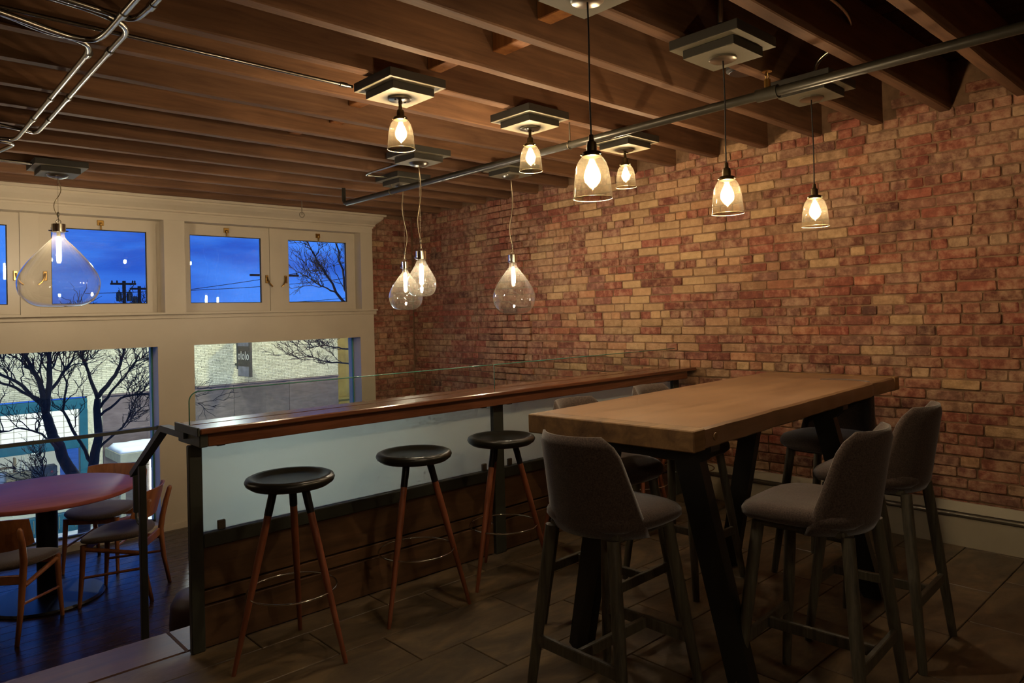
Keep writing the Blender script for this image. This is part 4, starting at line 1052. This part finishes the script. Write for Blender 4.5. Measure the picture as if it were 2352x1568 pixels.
tree('street_tree',(0,19,0),[([(11.7,0,ZS),(11.75,0,-1.2),(11.5,0,.5),(11.0,0,1.6)],.2,.10),([(11.0,0,1.6),(10.66,0,2.1),(10.1,0,2.95),(9.65,0,3.7)],.075,.02),([(11.3,0,1.2),(10.9,.2,2.4),(10.75,.2,3.5),(10.4,.2,4.6)],.06,.02),([(11.45,0,.6),(10.6,-.1,.62),(10.0,-.2,.75),(9.3,-.2,.70)],.04,.008),([(11.6,0,.1),(10.9,.1,.16),(10.2,.1,.25),(9.6,0,.45),(9.0,0,.40)],.04,.008),([(11.2,0,1.3),(11.0,-.2,2.2),(11.4,-.2,3.6)],.05,.012),([(10.5,0,2.3),(9.9,-.1,2.5),(9.3,0,2.9)],.035,.008)],
   'bare tree at the right windows, branches reaching in from the right',15)
# utility poles and wires
pl=empty('utility_pole',(10.18,40,0),label='utility pole with crossarm and two transformer cans in the left transom window',cat='utility pole',group='utility poles')
MB().tube([(0,0,ZS),(0,0,3.72)],.085,10).build('pole',M['bark'],pl,smooth=50)
MB().cbox(-.62,.55,-.06,.06,3.52,3.62,.01).build('crossarm',M['bark'],pl)
for x in (-.55,-.32,.40,.5): MB().lathe([(0,0),(.03,0),(.045,.06),(.02,.12),(0,.13)],8,(x,0,3.62)).build('insulator',M['bark'],pl)
for x in (-.24,.24): MB().lathe([(0,0),(.12,.01),(.13,.05),(.13,.42),(.10,.47),(.03,.50),(.03,.58),(0,.58)],14,(x,0,2.68)).build('transformer_can',M['steel'],pl,smooth=40)
MB().tube([(.1,-.03,3.0),(.45,0,3.5)],.02,6).build('brace',M['bark'],pl)
p2=empty('utility_pole',(11.16,41,0),label='second utility pole at the right edge of the same transom window',cat='utility pole',group='utility poles')
MB().tube([(0,0,ZS),(0,0,3.50)],.085,10).build('pole',M['bark'],p2,smooth=50); MB().cbox(-.45,.45,-.06,.06,3.32,3.42,.01).build('crossarm',M['bark'],p2)
MB().lathe([(0,0),(.12,.01),(.13,.05),(.13,.42),(.10,.47),(0,.48)],14,(-.22,0,2.5)).build('transformer_can',M['steel'],p2,smooth=40)
p3=empty('utility_pole',(17.6,40,0),label='utility pole hidden by the window mullion, crossarm tip showing beside bare branches',cat='utility pole',group='utility poles')
MB().tube([(0,0,ZS),(0,0,4.6)],.09,10).build('pole',M['bark'],p3,smooth=50); MB().cbox(-.9,2.05,-.06,.06,4.08,4.20,.01).build('crossarm',M['bark'],p3); MB().lathe([(0,0),(.03,0),(.045,.06),(0,.13)],8,(1.95,0,4.2)).build('insulator',M['bark'],p3)
for (a,b_,lab) in (((8,38,3.0),(30,38,5.2),'upper power line crossing the middle transom window'),((12,38,2.45),(30,38,3.9),'lower power line crossing the right transom window'),((12,38.5,3.1),(30,38.5,7.2),'steepest power line behind the bare branches at right')):
    P=[Vector(a).lerp(Vector(b_),k/16)-Vector((0,0,.5*math.sin(PI*k/16))) for k in range(17)]
    tag(MB().tube(P,.016,5).build('power_line',M['cord'],smooth=True),lab,'power line','power lines')
